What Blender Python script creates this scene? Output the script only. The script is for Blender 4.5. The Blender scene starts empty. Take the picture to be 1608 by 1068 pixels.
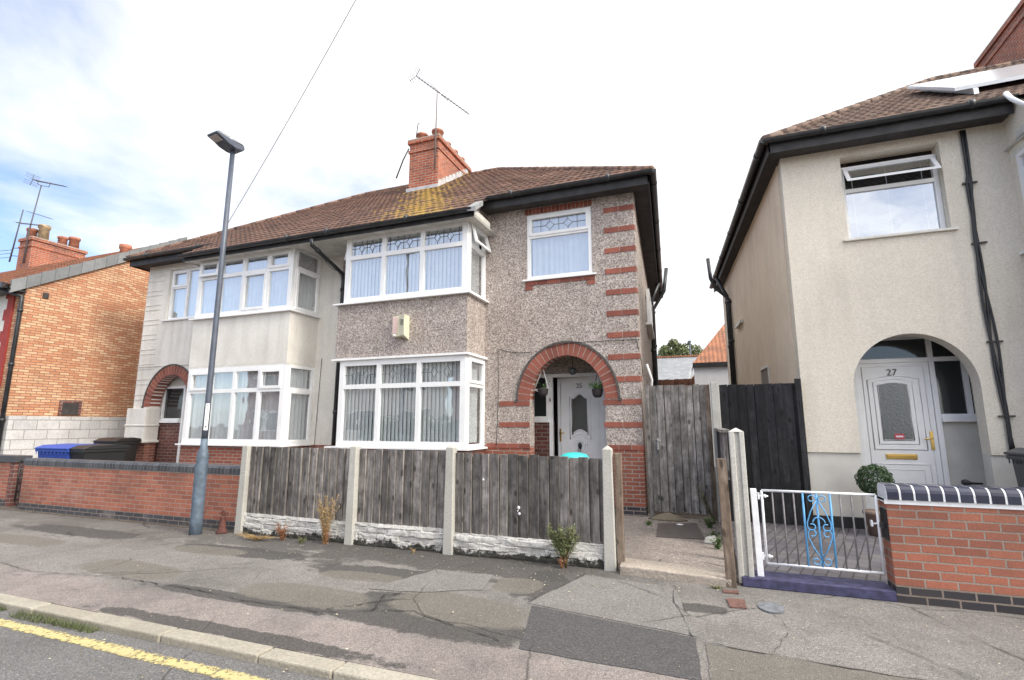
import bpy, math, random
from mathutils import Vector, noise
random.seed(7)
R = math.radians
# ---------------------------------------------------------------- camera, sky, sun
scene = bpy.context.scene
COL = scene.collection
cam = bpy.data.cameras.new("camera"); camo = bpy.data.objects.new("camera", cam); COL.objects.link(camo)
camo.location = (0, 0, 1.5); camo.rotation_euler = (R(90 + 9.48), 0, R(20.6))
cam.sensor_width = 36; cam.lens = 795 / 1608 * 36; cam.clip_start = 0.05; cam.clip_end = 3000
scene.camera = camo
SUN_EL, SUN_AZ = R(38), R(104)          # azimuth clockwise from +Y
world = bpy.data.worlds.new("World"); scene.world = world; world.use_nodes = True
wt = world.node_tree; wt.nodes.clear()
def wn(t, **k):
    n = wt.nodes.new(t)
    for a, b in k.items(): setattr(n, a, b)
    return n
wo = wn('ShaderNodeOutputWorld'); bg = wn('ShaderNodeBackground'); bg.inputs['Strength'].default_value = 0.14
sky = wn('ShaderNodeTexSky', sky_type='NISHITA'); sky.sun_disc = False
sky.sun_elevation = SUN_EL; sky.sun_rotation = SUN_AZ; sky.air_density = 1.0; sky.dust_density = 1.2
tc = wn('ShaderNodeTexCoord')
sx = wn('ShaderNodeSeparateXYZ'); wt.links.new(tc.outputs['Generated'], sx.inputs[0])
def wm(op, a, b=None, c=None):
    n = wn('ShaderNodeMath', operation=op)
    for i, v in enumerate((a, b, c)):
        if v is None: continue
        if isinstance(v, (int, float)): n.inputs[i].default_value = v
        else: wt.links.new(v, n.inputs[i])
    return n.outputs[0]
# clouds lie on a high layer: project the direction on a plane above
zz = wm('ADD', wm('MAXIMUM', sx.outputs[2], 0.0), 0.22)
cx = wm('DIVIDE', sx.outputs[0], zz); cy = wm('DIVIDE', sx.outputs[1], zz)
cv = wn('ShaderNodeCombineXYZ'); wt.links.new(cx, cv.inputs[0]); wt.links.new(cy, cv.inputs[1])
n1 = wn('ShaderNodeTexNoise'); n1.inputs['Scale'].default_value = 1.25; n1.inputs['Detail'].default_value = 9; n1.inputs['Roughness'].default_value = 0.56; n1.inputs['Distortion'].default_value = 0.25
wt.links.new(cv.outputs[0], n1.inputs['Vector'])
side = wm('ADD', wm('MULTIPLY', sx.outputs[0], 0.41), wm('MULTIPLY', sx.outputs[1], 0.31))
cov = wm('ADD', n1.outputs['Fac'], side)
rp = wn('ShaderNodeValToRGB'); rp.color_ramp.elements[0].position = 0.24; rp.color_ramp.elements[1].position = 0.44
rp.color_ramp.elements[0].color = (0.20, 0.20, 0.20, 1); rp.color_ramp.elements[1].color = (1, 1, 1, 1)
wt.links.new(cov, rp.inputs[0])
lf = wm('SUBTRACT', wm('MULTIPLY', sx.outputs[1], 2.2), wm('MULTIPLY', wm('MAXIMUM', wm('SUBTRACT', sx.outputs[2], 0.70), 0.0), 6.0))     # cloud is thinner and dimmer away from the sun's half of the sky
lr = wn('ShaderNodeMapRange'); lr.inputs['From Min'].default_value = -0.3; lr.inputs['From Max'].default_value = 0.45; wt.links.new(lf, lr.inputs['Value'])
cc = wn('ShaderNodeMixRGB'); cc.inputs[1].default_value = (11.8, 11.45, 10.9, 1); cc.inputs[2].default_value = (4.5, 4.55, 4.65, 1); wt.links.new(lr.outputs[0], cc.inputs[0])
sk_ = wn('ShaderNodeMixRGB'); sk_.blend_type = 'MULTIPLY'; sk_.inputs[0].default_value = 1; sk_.inputs[2].default_value = (0.50, 0.66, 0.86, 1); wt.links.new(sky.outputs[0], sk_.inputs[1])
cm = wn('ShaderNodeMixRGB'); wt.links.new(cc.outputs[0], cm.inputs[2])
wt.links.new(rp.outputs[0], cm.inputs[0]); wt.links.new(sk_.outputs[0], cm.inputs[1])
wt.links.new(cm.outputs[0], bg.inputs['Color']); wt.links.new(bg.outputs[0], wo.inputs['Surface'])
sl = bpy.data.lights.new("sun", 'SUN'); sl.energy = 1.6; sl.angle = R(16); sl.color = (1, 0.93, 0.82)
so = bpy.data.objects.new("sun", sl); COL.objects.link(so)
sd = Vector((math.sin(SUN_AZ) * math.cos(SUN_EL), math.cos(SUN_AZ) * math.cos(SUN_EL), math.sin(SUN_EL)))
so.rotation_euler = sd.to_track_quat('Z', 'Y').to_euler(); so.location = (20, -10, 30)
vs = scene.view_settings
vs.view_transform = 'Standard'; vs.look = 'None'; vs.gamma = 1; vs.exposure = 1.0

# ---------------------------------------------------------------- material helpers
class NT:
    def __init__(s, name):
        s.m = bpy.data.materials.new(name); s.m.use_nodes = True; s.t = s.m.node_tree
        s.p = s.t.nodes['Principled BSDF']; s.out = s.t.nodes['Material Output']
    def n(s, typ, ins=None, **k):
        x = s.t.nodes.new(typ)
        for a, b in k.items(): setattr(x, a, b)
        for a, b in (ins or {}).items(): s.set(x.inputs[a], b)
        return x
    def set(s, sock, v):
        if isinstance(v, bpy.types.NodeSocket): s.t.links.new(v, sock)
        elif isinstance(v, tuple) and len(v) == 3 and sock.type == 'RGBA': sock.default_value = (*v, 1)
        else: sock.default_value = v
    def math(s, op, a, b=0.0, clamp=False):
        x = s.n('ShaderNodeMath', operation=op, use_clamp=clamp); s.set(x.inputs[0], a); s.set(x.inputs[1], b); return x.outputs[0]
    def pos(s):
        g = s.n('ShaderNodeNewGeometry'); return g.outputs['Position'], g.outputs['Normal']
    def xyz(s, v):
        x = s.n('ShaderNodeSeparateXYZ', {0: v}); return x.outputs
    def comb(s, a, b, c=0.0):
        return s.n('ShaderNodeCombineXYZ', {0: a, 1: b, 2: c}).outputs[0]
    def noise(s, vec, scale, detail=4, rough=0.55, out='Fac'):
        return s.n('ShaderNodeTexNoise', {'Vector': vec, 'Scale': scale, 'Detail': detail, 'Roughness': rough}).outputs[out]
    def ramp(s, fac, stops):
        r = s.n('ShaderNodeValToRGB', {0: fac}); e = r.color_ramp.elements
        while len(e) < len(stops): e.new(0.5)
        for el, (p, c) in zip(e, stops):
            el.position = p; el.color = (*c, 1) if isinstance(c, tuple) else (c, c, c, 1)
        return r.outputs[0]
    def mix(s, f, a, b, mode='MIX'):
        x = s.n('ShaderNodeMixRGB', blend_type=mode); s.set(x.inputs[0], f); s.set(x.inputs[1], a); s.set(x.inputs[2], b); return x.outputs[0]
    def scale(s, vec, sc):
        x = s.n('ShaderNodeVectorMath', operation='MULTIPLY'); s.set(x.inputs[0], vec); x.inputs[1].default_value = sc; return x.outputs[0]
    def bump(s, h, dist=0.01, strength=1.0):
        b = s.n('ShaderNodeBump', {'Height': h, 'Distance': dist, 'Strength': strength}); s.t.links.new(b.outputs[0], s.p.inputs['Normal'])
    def tone(s):
        return s.n('ShaderNodeAttribute', attribute_name='tone').outputs['Fac']
    def done(s, col, rough=0.8, metal=0.0, spec=None):
        s.set(s.p.inputs['Base Color'], col); s.set(s.p.inputs['Roughness'], rough); s.p.inputs['Metallic'].default_value = metal
        if spec is not None: s.p.inputs['Specular IOR Level'].default_value = spec
        return s.m
def plain(name, col, rough=0.5, metal=0.0, var=0.12, sc=6.0):
    t = NT(name); P, N = t.pos()
    a = t.noise(P, sc, 5)
    c = t.mix(t.math('MULTIPLY', t.ramp(a, [(0.35, 0.0), (0.75, 1.0)]), 1.0), tuple(x * (1 - var) for x in col), tuple(min(1, x * (1 + var * 0.6)) for x in col))
    return t.done(c, rough, metal)
def toned(name, c0, c1, rough=0.8, sc=40, var=0.35, bump=0.002):
    t = NT(name); P, N = t.pos(); a = t.noise(P, sc, 4); b = t.noise(P, 3.0, 3)
    c = t.mix(t.tone(), c0, c1)
    c = t.mix(t.math('MULTIPLY', t.ramp(a, [(0.35, 1.0), (0.65, 0.0)]), var), c, tuple(x * 0.35 for x in c0))
    c = t.mix(t.math('MULTIPLY', t.ramp(b, [(0.45, 0.0), (0.7, 1.0)]), var), c, tuple(x * 0.5 for x in c0))
    t.bump(a, bump); return t.done(c, rough)
def brickmat(name, c1, c2, mortar, dark=None, darkz=None, dirt=0.4, bw=0.225, rh=0.075, ms=0.009, spots=None, off=(0.0, 0.0), bias=0.0, topdirt=None):
    t = NT(name); P, N = t.pos(); p = t.xyz(P); nn = t.xyz(N)
    side = t.math('GREATER_THAN', t.math('ABSOLUTE', nn[0]), 0.7)
    u = t.n('ShaderNodeMix', {0: side, 2: p[0], 3: p[1]}).outputs[0]
    wob = t.noise(P, 5.0, 2)
    v = t.comb(t.math('ADD', u, off[0]), t.math('ADD', p[2], t.math('ADD', off[1], t.math('MULTIPLY', wob, 0.008))))
    b = t.n('ShaderNodeTexBrick', {'Vector': v, 'Scale': 1.0, 'Mortar Size': ms, 'Mortar Smooth': 0.25, 'Bias': bias, 'Brick Width': bw, 'Row Height': rh, 'Color1': c1, 'Color2': c2, 'Mortar': mortar})
    b.offset = 0.5
    c = b.outputs['Color']
    # per brick variation: a second brick lattice with the same cells, black/white, drives a third colour
    b2 = t.n('ShaderNodeTexBrick', {'Vector': v, 'Scale': 1.0, 'Mortar Size': 0.0, 'Bias': -0.45, 'Brick Width': bw, 'Row Height': rh, 'Color1': (0, 0, 0), 'Color2': (1, 1, 1), 'Mortar': (0, 0, 0)})
    third = spots or tuple(x * 0.55 for x in c1)
    fac = t.math('MULTIPLY', b2.outputs['Color'], t.math('SUBTRACT', 1.0, b.outputs['Fac']))
    c = t.mix(t.math('MULTIPLY', fac, 0.7), c, third)
    if dark is not None:
        lim = t.math('LESS_THAN', p[2], darkz)
        dk = t.n('ShaderNodeTexBrick', {'Vector': v, 'Scale': 1.0, 'Mortar Size': ms, 'Mortar Smooth': 0.2, 'Brick Width': bw, 'Row Height': rh, 'Color1': dark, 'Color2': tuple(x * 1.6 for x in dark), 'Mortar': tuple(x * 0.75 for x in mortar)})
        c = t.mix(lim, c, dk.outputs['Color'])
    g = t.noise(P, 1.7, 6, 0.65); fine = t.noise(P, 60, 3)
    c = t.mix(t.math('MULTIPLY', t.ramp(g, [(0.45, 0.0), (0.72, 1.0)]), dirt), c, (0.075, 0.06, 0.05))
    c = t.mix(t.math('MULTIPLY', t.ramp(g, [(0.28, 1.0), (0.42, 0.0)]), dirt * 0.6), c, (0.5, 0.42, 0.37))
    c = t.mix(t.math('MULTIPLY', t.ramp(fine, [(0.4, 1.0), (0.6, 0.0)]), 0.22), c, (0.06, 0.045, 0.04))
    h = t.math('ADD', t.math('MULTIPLY', b.outputs['Fac'], -1.0), t.math('MULTIPLY', fine, 0.3))
    t.bump(h, 0.006); return t.done(c, 0.88)
def dashmat(name, stops, scale, bump, dirtc=(0.1, 0.08, 0.07), dirt=0.35, streak=0.3):
    t = NT(name); P, N = t.pos()
    wv = t.noise(P, 30, 2, out='Color')
    v1 = t.n('ShaderNodeTexVoronoi', {'Vector': P, 'Scale': scale}); sel = t.xyz(v1.outputs['Color'])
    v2 = t.n('ShaderNodeTexVoronoi', {'Vector': P, 'Scale': scale * 0.55}); s2 = t.xyz(v2.outputs['Color'])
    c = t.ramp(sel[0], stops); cB = t.ramp(s2[1], stops)
    c = t.mix(0.4, c, cB)
    p = t.xyz(P)
    st = t.noise(t.comb(t.math('MULTIPLY', p[0], 5.0), t.math('MULTIPLY', p[1], 5.0), t.math('MULTIPLY', p[2], 0.6)), 1.0, 5)
    g = t.noise(P, 1.3, 6, 0.65)
    c = t.mix(t.math('MULTIPLY', t.ramp(st, [(0.48, 0.0), (0.75, 1.0)]), streak), c, dirtc)
    c = t.mix(t.math('MULTIPLY', t.ramp(g, [(0.45, 0.0), (0.75, 1.0)]), dirt), c, dirtc)
    t.bump(t.math('MULTIPLY', v1.outputs['Distance'], -1.0), bump); return t.done(c, 0.92)
def woodmat(name, c0, c1, c2, green=None, along='z'):
    t = NT(name); P, N = t.pos(); p = t.xyz(P); tn = t.tone()
    off = t.math('MULTIPLY', tn, 37.0)
    v = t.comb(t.math('MULTIPLY', t.math('ADD', p[0], p[1]), 26.0), t.math('ADD', t.math('MULTIPLY', p[2], 1.5), off), off)
    a = t.noise(v, 1.0, 6, 0.65)
    v2 = t.comb(t.math('MULTIPLY', t.math('ADD', p[0], p[1]), 12.0), t.math('ADD', t.math('MULTIPLY', p[2], 6.0), off), off)
    b = t.noise(v2, 1.0, 6, 0.7)
    c = t.ramp(a, [(0.30, c0), (0.52, c1), (0.72, c2)])
    c = t.mix(t.ramp(b, [(0.46, 0.0), (0.72, 0.85)]), c, tuple(x * 0.45 for x in c0))
    c = t.mix(t.ramp(b, [(0.25, 0.8), (0.42, 0.0)]), c, tuple(min(1, x * 1.15) for x in c2))
    kv = t.n('ShaderNodeTexVoronoi', {'Vector': t.comb(t.math('MULTIPLY', t.math('ADD', p[0], p[1]), 9.0), t.math('ADD', t.math('MULTIPLY', p[2], 4.0), off), off), 'Scale': 1.0})
    c = t.mix(t.ramp(kv.outputs['Distance'], [(0.0, 0.85), (0.13, 0.75), (0.2, 0.0)]), c, tuple(x * 0.35 for x in c0))
    br = t.math('ADD', 0.50, t.math('MULTIPLY', tn, 0.95))
    c = t.mix(1.0, c, t.comb(br, br, br), 'MULTIPLY')
    t.bump(a, 0.004); return t.done(c, 0.9)
def glassmat(name, tint=(0.9, 0.93, 0.93), base=0.10, k=1.9, rough=0.0, obscure=0.0):
    t = NT(name); t.t.nodes.remove(t.p)
    fr = t.math('POWER', t.n('ShaderNodeLayerWeight', {'Blend': 0.5}).outputs['Facing'], 3.0)
    f = t.math('ADD', base, t.math('MULTIPLY', fr, k), True)
    P, N = t.pos()
    bp = t.n('ShaderNodeBump', {'Height': t.noise(P, 1.6 if not obscure else 60, 2), 'Distance': 0.006 if not obscure else obscure, 'Strength': 0.6})
    gl = t.n('ShaderNodeBsdfGlossy', {'Color': (0.95, 0.97, 1.0), 'Roughness': rough, 'Normal': bp.outputs[0]})
    tr = t.n('ShaderNodeBsdfTransparent', {'Color': tint}) if not obscure else t.n('ShaderNodeBsdfDiffuse', {'Color': tint})
    mx = t.n('ShaderNodeMixShader', {0: f, 1: tr.outputs[0], 2: gl.outputs[0]})
    t.t.links.new(mx.outputs[0], t.out.inputs[0]); return t.m

M = {}
M['upvc'] = plain('white_upvc', (0.84, 0.845, 0.85), 0.35, var=0.05)
M['upvc_cream'] = plain('aged_white_trim', (0.70, 0.68, 0.62), 0.5, var=0.15, sc=9)
M['glass'] = glassmat('window_glass', base=0.42, k=0.7)
M['glass_low'] = glassmat('window_glass_low', base=0.28, k=0.7)
M['obscure'] = glassmat('obscured_glass', (0.06, 0.07, 0.07), base=0.10, k=0.5, rough=0.15, obscure=0.006)
M['darkpane'] = glassmat('dark_porch_glass', (0.025, 0.03, 0.032), base=0.07, k=0.4, rough=0.04, obscure=0.0004)
M['lead'] = plain('lead_strip', (0.13, 0.14, 0.15), 0.5)
M['blind'] = plain('white_vertical_blind', (0.84, 0.85, 0.86), 0.8, var=0.08)
M['blindgrey'] = plain('aluminium_venetian', (0.38, 0.40, 0.43), 0.6, var=0.05)
M['net'] = plain('white_net_curtain', (0.66, 0.68, 0.71), 0.85, var=0.1)
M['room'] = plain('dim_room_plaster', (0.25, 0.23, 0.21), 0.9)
M['gutter'] = plain('dark_plastic_gutter', (0.028, 0.030, 0.034), 0.38, var=0.5, sc=5)
M['fascia'] = plain('black_painted_fascia', (0.035, 0.034, 0.036), 0.6, var=0.5, sc=7)
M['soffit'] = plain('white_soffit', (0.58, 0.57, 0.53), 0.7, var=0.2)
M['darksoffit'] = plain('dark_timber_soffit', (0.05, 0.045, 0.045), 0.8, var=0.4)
M['black'] = plain('black_cable', (0.025, 0.025, 0.028), 0.5)
M['brass'] = plain('brass', (0.62, 0.42, 0.13), 0.3, 1.0)
M['lichen_lead'] = plain('grey_verge', (0.30, 0.31, 0.32), 0.7, var=0.3)
M['cream'] = dashmat('cream_textured_render', [(0.0, (0.61, 0.55, 0.455)), (0.5, (0.72, 0.665, 0.57)), (1.0, (0.80, 0.75, 0.665))], 90, 0.003, (0.52, 0.47, 0.40), 0.3, 0.3)
M['white_render'] = dashmat('off_white_render', [(0.0, (0.66, 0.635, 0.59)), (0.5, (0.74, 0.715, 0.67)), (1.0, (0.80, 0.775, 0.73))], 80, 0.003, (0.40, 0.38, 0.34), 0.35, 0.35)
M['bounce_render'] = dashmat('side_render_warm_bounce', [(0.0, (0.72, 0.59, 0.44)), (0.5, (0.80, 0.68, 0.53)), (1.0, (0.86, 0.76, 0.62))], 90, 0.003, (0.48, 0.38, 0.28), 0.35, 0.25)  # warm bounced light on the shaded side wall is put into this colour
M['smooth_render'] = plain('smooth_cream_plaster', (0.62, 0.60, 0.55), 0.8, var=0.12, sc=3)
M['dash'] = dashmat('pebbledash', [(0.0, (0.09, 0.075, 0.07)), (0.2, (0.22, 0.175, 0.155)), (0.5, (0.39, 0.325, 0.295)), (0.78, (0.58, 0.51, 0.47)), (1.0, (0.80, 0.76, 0.72))], 82, 0.009, (0.12, 0.10, 0.09), 0.22, 0.22)
M['redbrick'] = brickmat('red_brick', (0.36, 0.105, 0.06), (0.27, 0.075, 0.05), (0.36, 0.30, 0.26), dark=(0.035, 0.035, 0.045), darkz=0.195, off=(0.03, 0.0), rh=0.065)
M['darkbrick'] = brickmat('dark_red_brick', (0.20, 0.06, 0.045), (0.14, 0.045, 0.04), (0.26, 0.21, 0.19), dirt=0.5)
M['wallbrick'] = brickmat('salmon_wall_brick', (0.46, 0.16, 0.095), (0.36, 0.12, 0.08), (0.42, 0.34, 0.29), dark=(0.045, 0.048, 0.058), darkz=0.128, dirt=0.45, ms=0.006, rh=0.064)
M['wallbrick2'] = brickmat('orange_red_wall_brick', (0.42, 0.145, 0.088), (0.32, 0.11, 0.072), (0.33, 0.27, 0.23), dark=(0.02, 0.02, 0.026), darkz=0.14, rh=0.07, dirt=0.4, ms=0.008, off=(0.02, 0.0))
M['orangebrick'] = brickmat('orange_gable_brick', (0.56, 0.235, 0.12), (0.69, 0.42, 0.25), (0.30, 0.17, 0.11), dirt=0.25, spots=(0.84, 0.62, 0.40), ms=0.010, rh=0.064, bw=0.21)
M['chimbrick'] = brickmat('chimney_brick', (0.46, 0.12, 0.055), (0.33, 0.085, 0.05), (0.42, 0.34, 0.28), dirt=0.55)
M['whiteblock'] = brickmat('whitewashed_block', (0.66, 0.66, 0.66), (0.58, 0.58, 0.59), (0.40, 0.39, 0.38), dirt=0.3, bw=0.46, rh=0.23, ms=0.010, spots=(0.55, 0.56, 0.57))
M['bricku'] = toned('brick_unit', (0.22, 0.068, 0.048), (0.36, 0.115, 0.078))
M['blueu'] = toned('engineering_brick', (0.045, 0.047, 0.056), (0.10, 0.105, 0.12), rough=0.5, var=0.4)
M['blueblk'] = toned('black_gloss_brick', (0.022, 0.024, 0.045), (0.045, 0.05, 0.085), rough=0.22, var=0.15, bump=0.0005)
M['mortar'] = plain('mortar', (0.40, 0.34, 0.30), 0.95, var=0.3, sc=20)
M['wpaint'] = plain('white_paint', (0.78, 0.80, 0.84), 0.4, var=0.1, sc=20)
M['concrete'] = toned('post_concrete', (0.42, 0.41, 0.38), (0.52, 0.51, 0.47), sc=55, var=0.28)
M['greywood'] = woodmat('weathered_board', (0.095, 0.086, 0.080), (0.205, 0.188, 0.176), (0.38, 0.355, 0.335))
M['blackwood'] = woodmat('black_stained_board', (0.012, 0.012, 0.014), (0.022, 0.022, 0.025), (0.045, 0.044, 0.048))
M['brownwood'] = woodmat('brown_timber', (0.12, 0.085, 0.06), (0.20, 0.15, 0.115), (0.30, 0.245, 0.20))
M['redwood'] = woodmat('red_brown_fence', (0.12, 0.05, 0.03), (0.20, 0.09, 0.055), (0.26, 0.13, 0.09))

# ---------------------------------------------------------------- mesh builder
def ident(u, v, w): return (u, v, w)
class MB:
    def __init__(s, T=ident): s.v = []; s.f = []; s.tn = []; s.sm = []; s.pr = []; s.T = T
    def add(s, vs, fs, tone=0.5, smooth=False):
        b = len(s.v); s.v += [s.T(*p) for p in vs]
        f0 = len(s.f)
        for f in fs: s.f.append([b + i for i in f]); s.tn.append(tone); s.sm.append(smooth)
        s.pr.append((b, len(s.v), f0, len(s.f)))
    def box(s, x0, x1, y0, y1, z0, z1, tone=0.5):
        s.add([(x0, y0, z0), (x1, y0, z0), (x1, y1, z0), (x0, y1, z0), (x0, y0, z1), (x1, y0, z1), (x1, y1, z1), (x0, y1, z1)],
              [(0, 3, 2, 1), (4, 5, 6, 7), (0, 1, 5, 4), (1, 2, 6, 5), (2, 3, 7, 6), (3, 0, 4, 7)], tone)
    def quad(s, a, b, c, d, tone=0.5): s.add([a, b, c, d], [(0, 1, 2, 3)], tone)
    def prism(s, pts, h0, h1, axis=2, tone=0.5):   # polygon in the other two axes, extruded along axis
        def P(p, h): q = list(p); q.insert(axis, h); return tuple(q)
        n = len(pts)
        s.add([P(p, h0) for p in pts] + [P(p, h1) for p in pts],
              [tuple(range(n))[::-1], tuple(range(n, 2 * n))] + [(i, (i + 1) % n, n + (i + 1) % n, n + i) for i in range(n)], tone)
    def tube(s, pts, r, n=8, tone=0.5, caps=True):
        pts = [Vector(p) for p in pts]; rs = r if isinstance(r, (list, tuple)) else [r] * len(pts)
        vs = []; fs = []
        ref = Vector((0, 0, 1))
        d0 = (pts[-1] - pts[0]).normalized() if (pts[-1] - pts[0]).length > 1e-6 else Vector((1, 0, 0))
        if abs(d0.z) > 0.9: ref = Vector((0, 1, 0))
        for i, p in enumerate(pts):
            a = pts[max(0, i - 1)]; b = pts[min(len(pts) - 1, i + 1)]; d = (b - a).normalized()
            x = d.cross(ref)
            if x.length < 1e-4: x = d.cross(Vector((1, 0.3, 0)))
            x.normalize(); y = d.cross(x)
            for k in range(n):
                t = 2 * math.pi * k / n; vs.append(tuple(p + x * (rs[i] * math.cos(t)) + y * (rs[i] * math.sin(t))))
        for i in range(len(pts) - 1):
            for k in range(n): fs.append((i * n + k, i * n + (k + 1) % n, (i + 1) * n + (k + 1) % n, (i + 1) * n + k))
        if caps: fs.append(tuple(range(n))[::-1]); fs.append(tuple(range((len(pts) - 1) * n, len(pts) * n)))
        s.add(vs, fs, tone, True)
    def lathe(s, c, prof, n=20, tone=0.5, sx=1.0, sy=1.0):
        vs = []; fs = []
        for r, z in prof:
            for k in range(n): t = 2 * math.pi * (k + .5) / n; vs.append((c[0] + r * sx * math.cos(t), c[1] + r * sy * math.sin(t), c[2] + z))
        for i in range(len(prof) - 1):
            for k in range(n): fs.append((i * n + k, i * n + (k + 1) % n, (i + 1) * n + (k + 1) % n, (i + 1) * n + k))
        fs.append(tuple(range(n))[::-1]); fs.append(tuple(range((len(prof) - 1) * n, len(prof) * n)))
        s.add(vs, fs, tone, True)
    def grid(s, x0, x1, z0, z1, holes, y0, y1, tone=0.5):   # wall slab in x,z with rectangular holes, thickness y0..y1
        xs = sorted({x0, x1, *[a for h in holes for a in h[:2] if x0 < a < x1]}); zs = sorted({z0, z1, *[a for h in holes for a in h[2:] if z0 < a < z1]})
        for i in range(len(xs) - 1):
            for j in range(len(zs) - 1):
                mx, mz = (xs[i] + xs[i + 1]) / 2, (zs[j] + zs[j + 1]) / 2
                if any(h[0] < mx < h[1] and h[2] < mz < h[3] for h in holes): continue
                s.box(xs[i], xs[i + 1], y0, y1, zs[j], zs[j + 1], tone)
    def split(s, name, mat, parent=None, bevel=0, eps=.012):
        # one object per group of touching pieces
        n = len(s.pr); bb = []
        for (v0, v1, f0, f1) in s.pr:
            P = s.v[v0:v1]; bb.append([min(p[i] for p in P) - eps / 2 for i in range(3)] + [max(p[i] for p in P) + eps / 2 for i in range(3)])
        g = list(range(n))
        def find(a):
            while g[a] != a: a = g[a]
            return a
        for i in range(n):
            for j in range(i):
                if all(bb[i][k] <= bb[j][k + 3] and bb[j][k] <= bb[i][k + 3] for k in range(3)): g[find(i)] = find(j)
        out = []
        for r in sorted({find(i) for i in range(n)}):
            m = MB()
            for i in range(n):
                if find(i) != r: continue
                v0, v1, f0, f1 = s.pr[i]; o = len(m.v) - v0; m.v += s.v[v0:v1]
                m.f += [[a + o for a in f] for f in s.f[f0:f1]]; m.tn += s.tn[f0:f1]; m.sm += s.sm[f0:f1]
            out.append(m.build(name, mat, parent, None, bevel))
        return out
    def build(s, name, mat, parent=None, origin=None, bevel=0):
        root = parent
        while root is not None and root.parent: root = root.parent
        o = Vector(root.location) if root is not None else Vector(origin or (0, 0, 0))
        me = bpy.data.meshes.new(name); me.from_pydata([tuple(Vector(v) - o) for v in s.v], [], s.f); me.materials.append(mat)
        at = me.attributes.new('tone', 'FLOAT', 'FACE'); at.data.foreach_set('value', s.tn)
        me.polygons.foreach_set('use_smooth', s.sm); me.validate(); me.update()
        ob = bpy.data.objects.new(name, me); COL.objects.link(ob)
        if root is None: ob.location = o
        if parent is not None: ob.parent = parent
        if bevel:
            b = ob.modifiers.new('bevel', 'BEVEL'); b.width = bevel; b.segments = 2; b.limit_method = 'ANGLE'
        return ob
def tag(o, label=None, cat=None, group=None, kind=None):
    if label: o['label'] = label
    if cat: o['category'] = cat
    if group: o['group'] = group
    if kind: o['kind'] = kind
    return o
def empty(name, loc, label, cat, group=None):
    o = bpy.data.objects.new(name, None); COL.objects.link(o); o.location = loc; o.empty_display_size = 0.2
    return tag(o, label, cat, group)
def rnd(a=0.0, b=1.0): return random.uniform(a, b)
def text(s, size, mat, name, parent, origin, loc, rotz=0.0, roll=0.0, depth=0.004):
    cu = bpy.data.curves.new(name, 'FONT'); cu.body = s; cu.size = size; cu.extrude = depth; cu.align_x = 'CENTER'; cu.align_y = 'CENTER'
    t = bpy.data.objects.new(name + '_curve', cu); COL.objects.link(t)
    bpy.context.view_layer.update()
    me = bpy.data.meshes.new_from_object(t.evaluated_get(bpy.context.evaluated_depsgraph_get()))
    bpy.data.objects.remove(t); me.materials.clear(); me.materials.append(mat)
    from mathutils import Matrix
    me.transform(Matrix.Translation(Vector(loc) - Vector(origin)) @ Matrix.Rotation(rotz, 4, 'Z') @ Matrix.Rotation(R(90), 4, 'X') @ Matrix.Rotation(roll, 4, 'Z'))
    ob = bpy.data.objects.new(name, me); COL.objects.link(ob); ob.parent = parent; return ob
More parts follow.
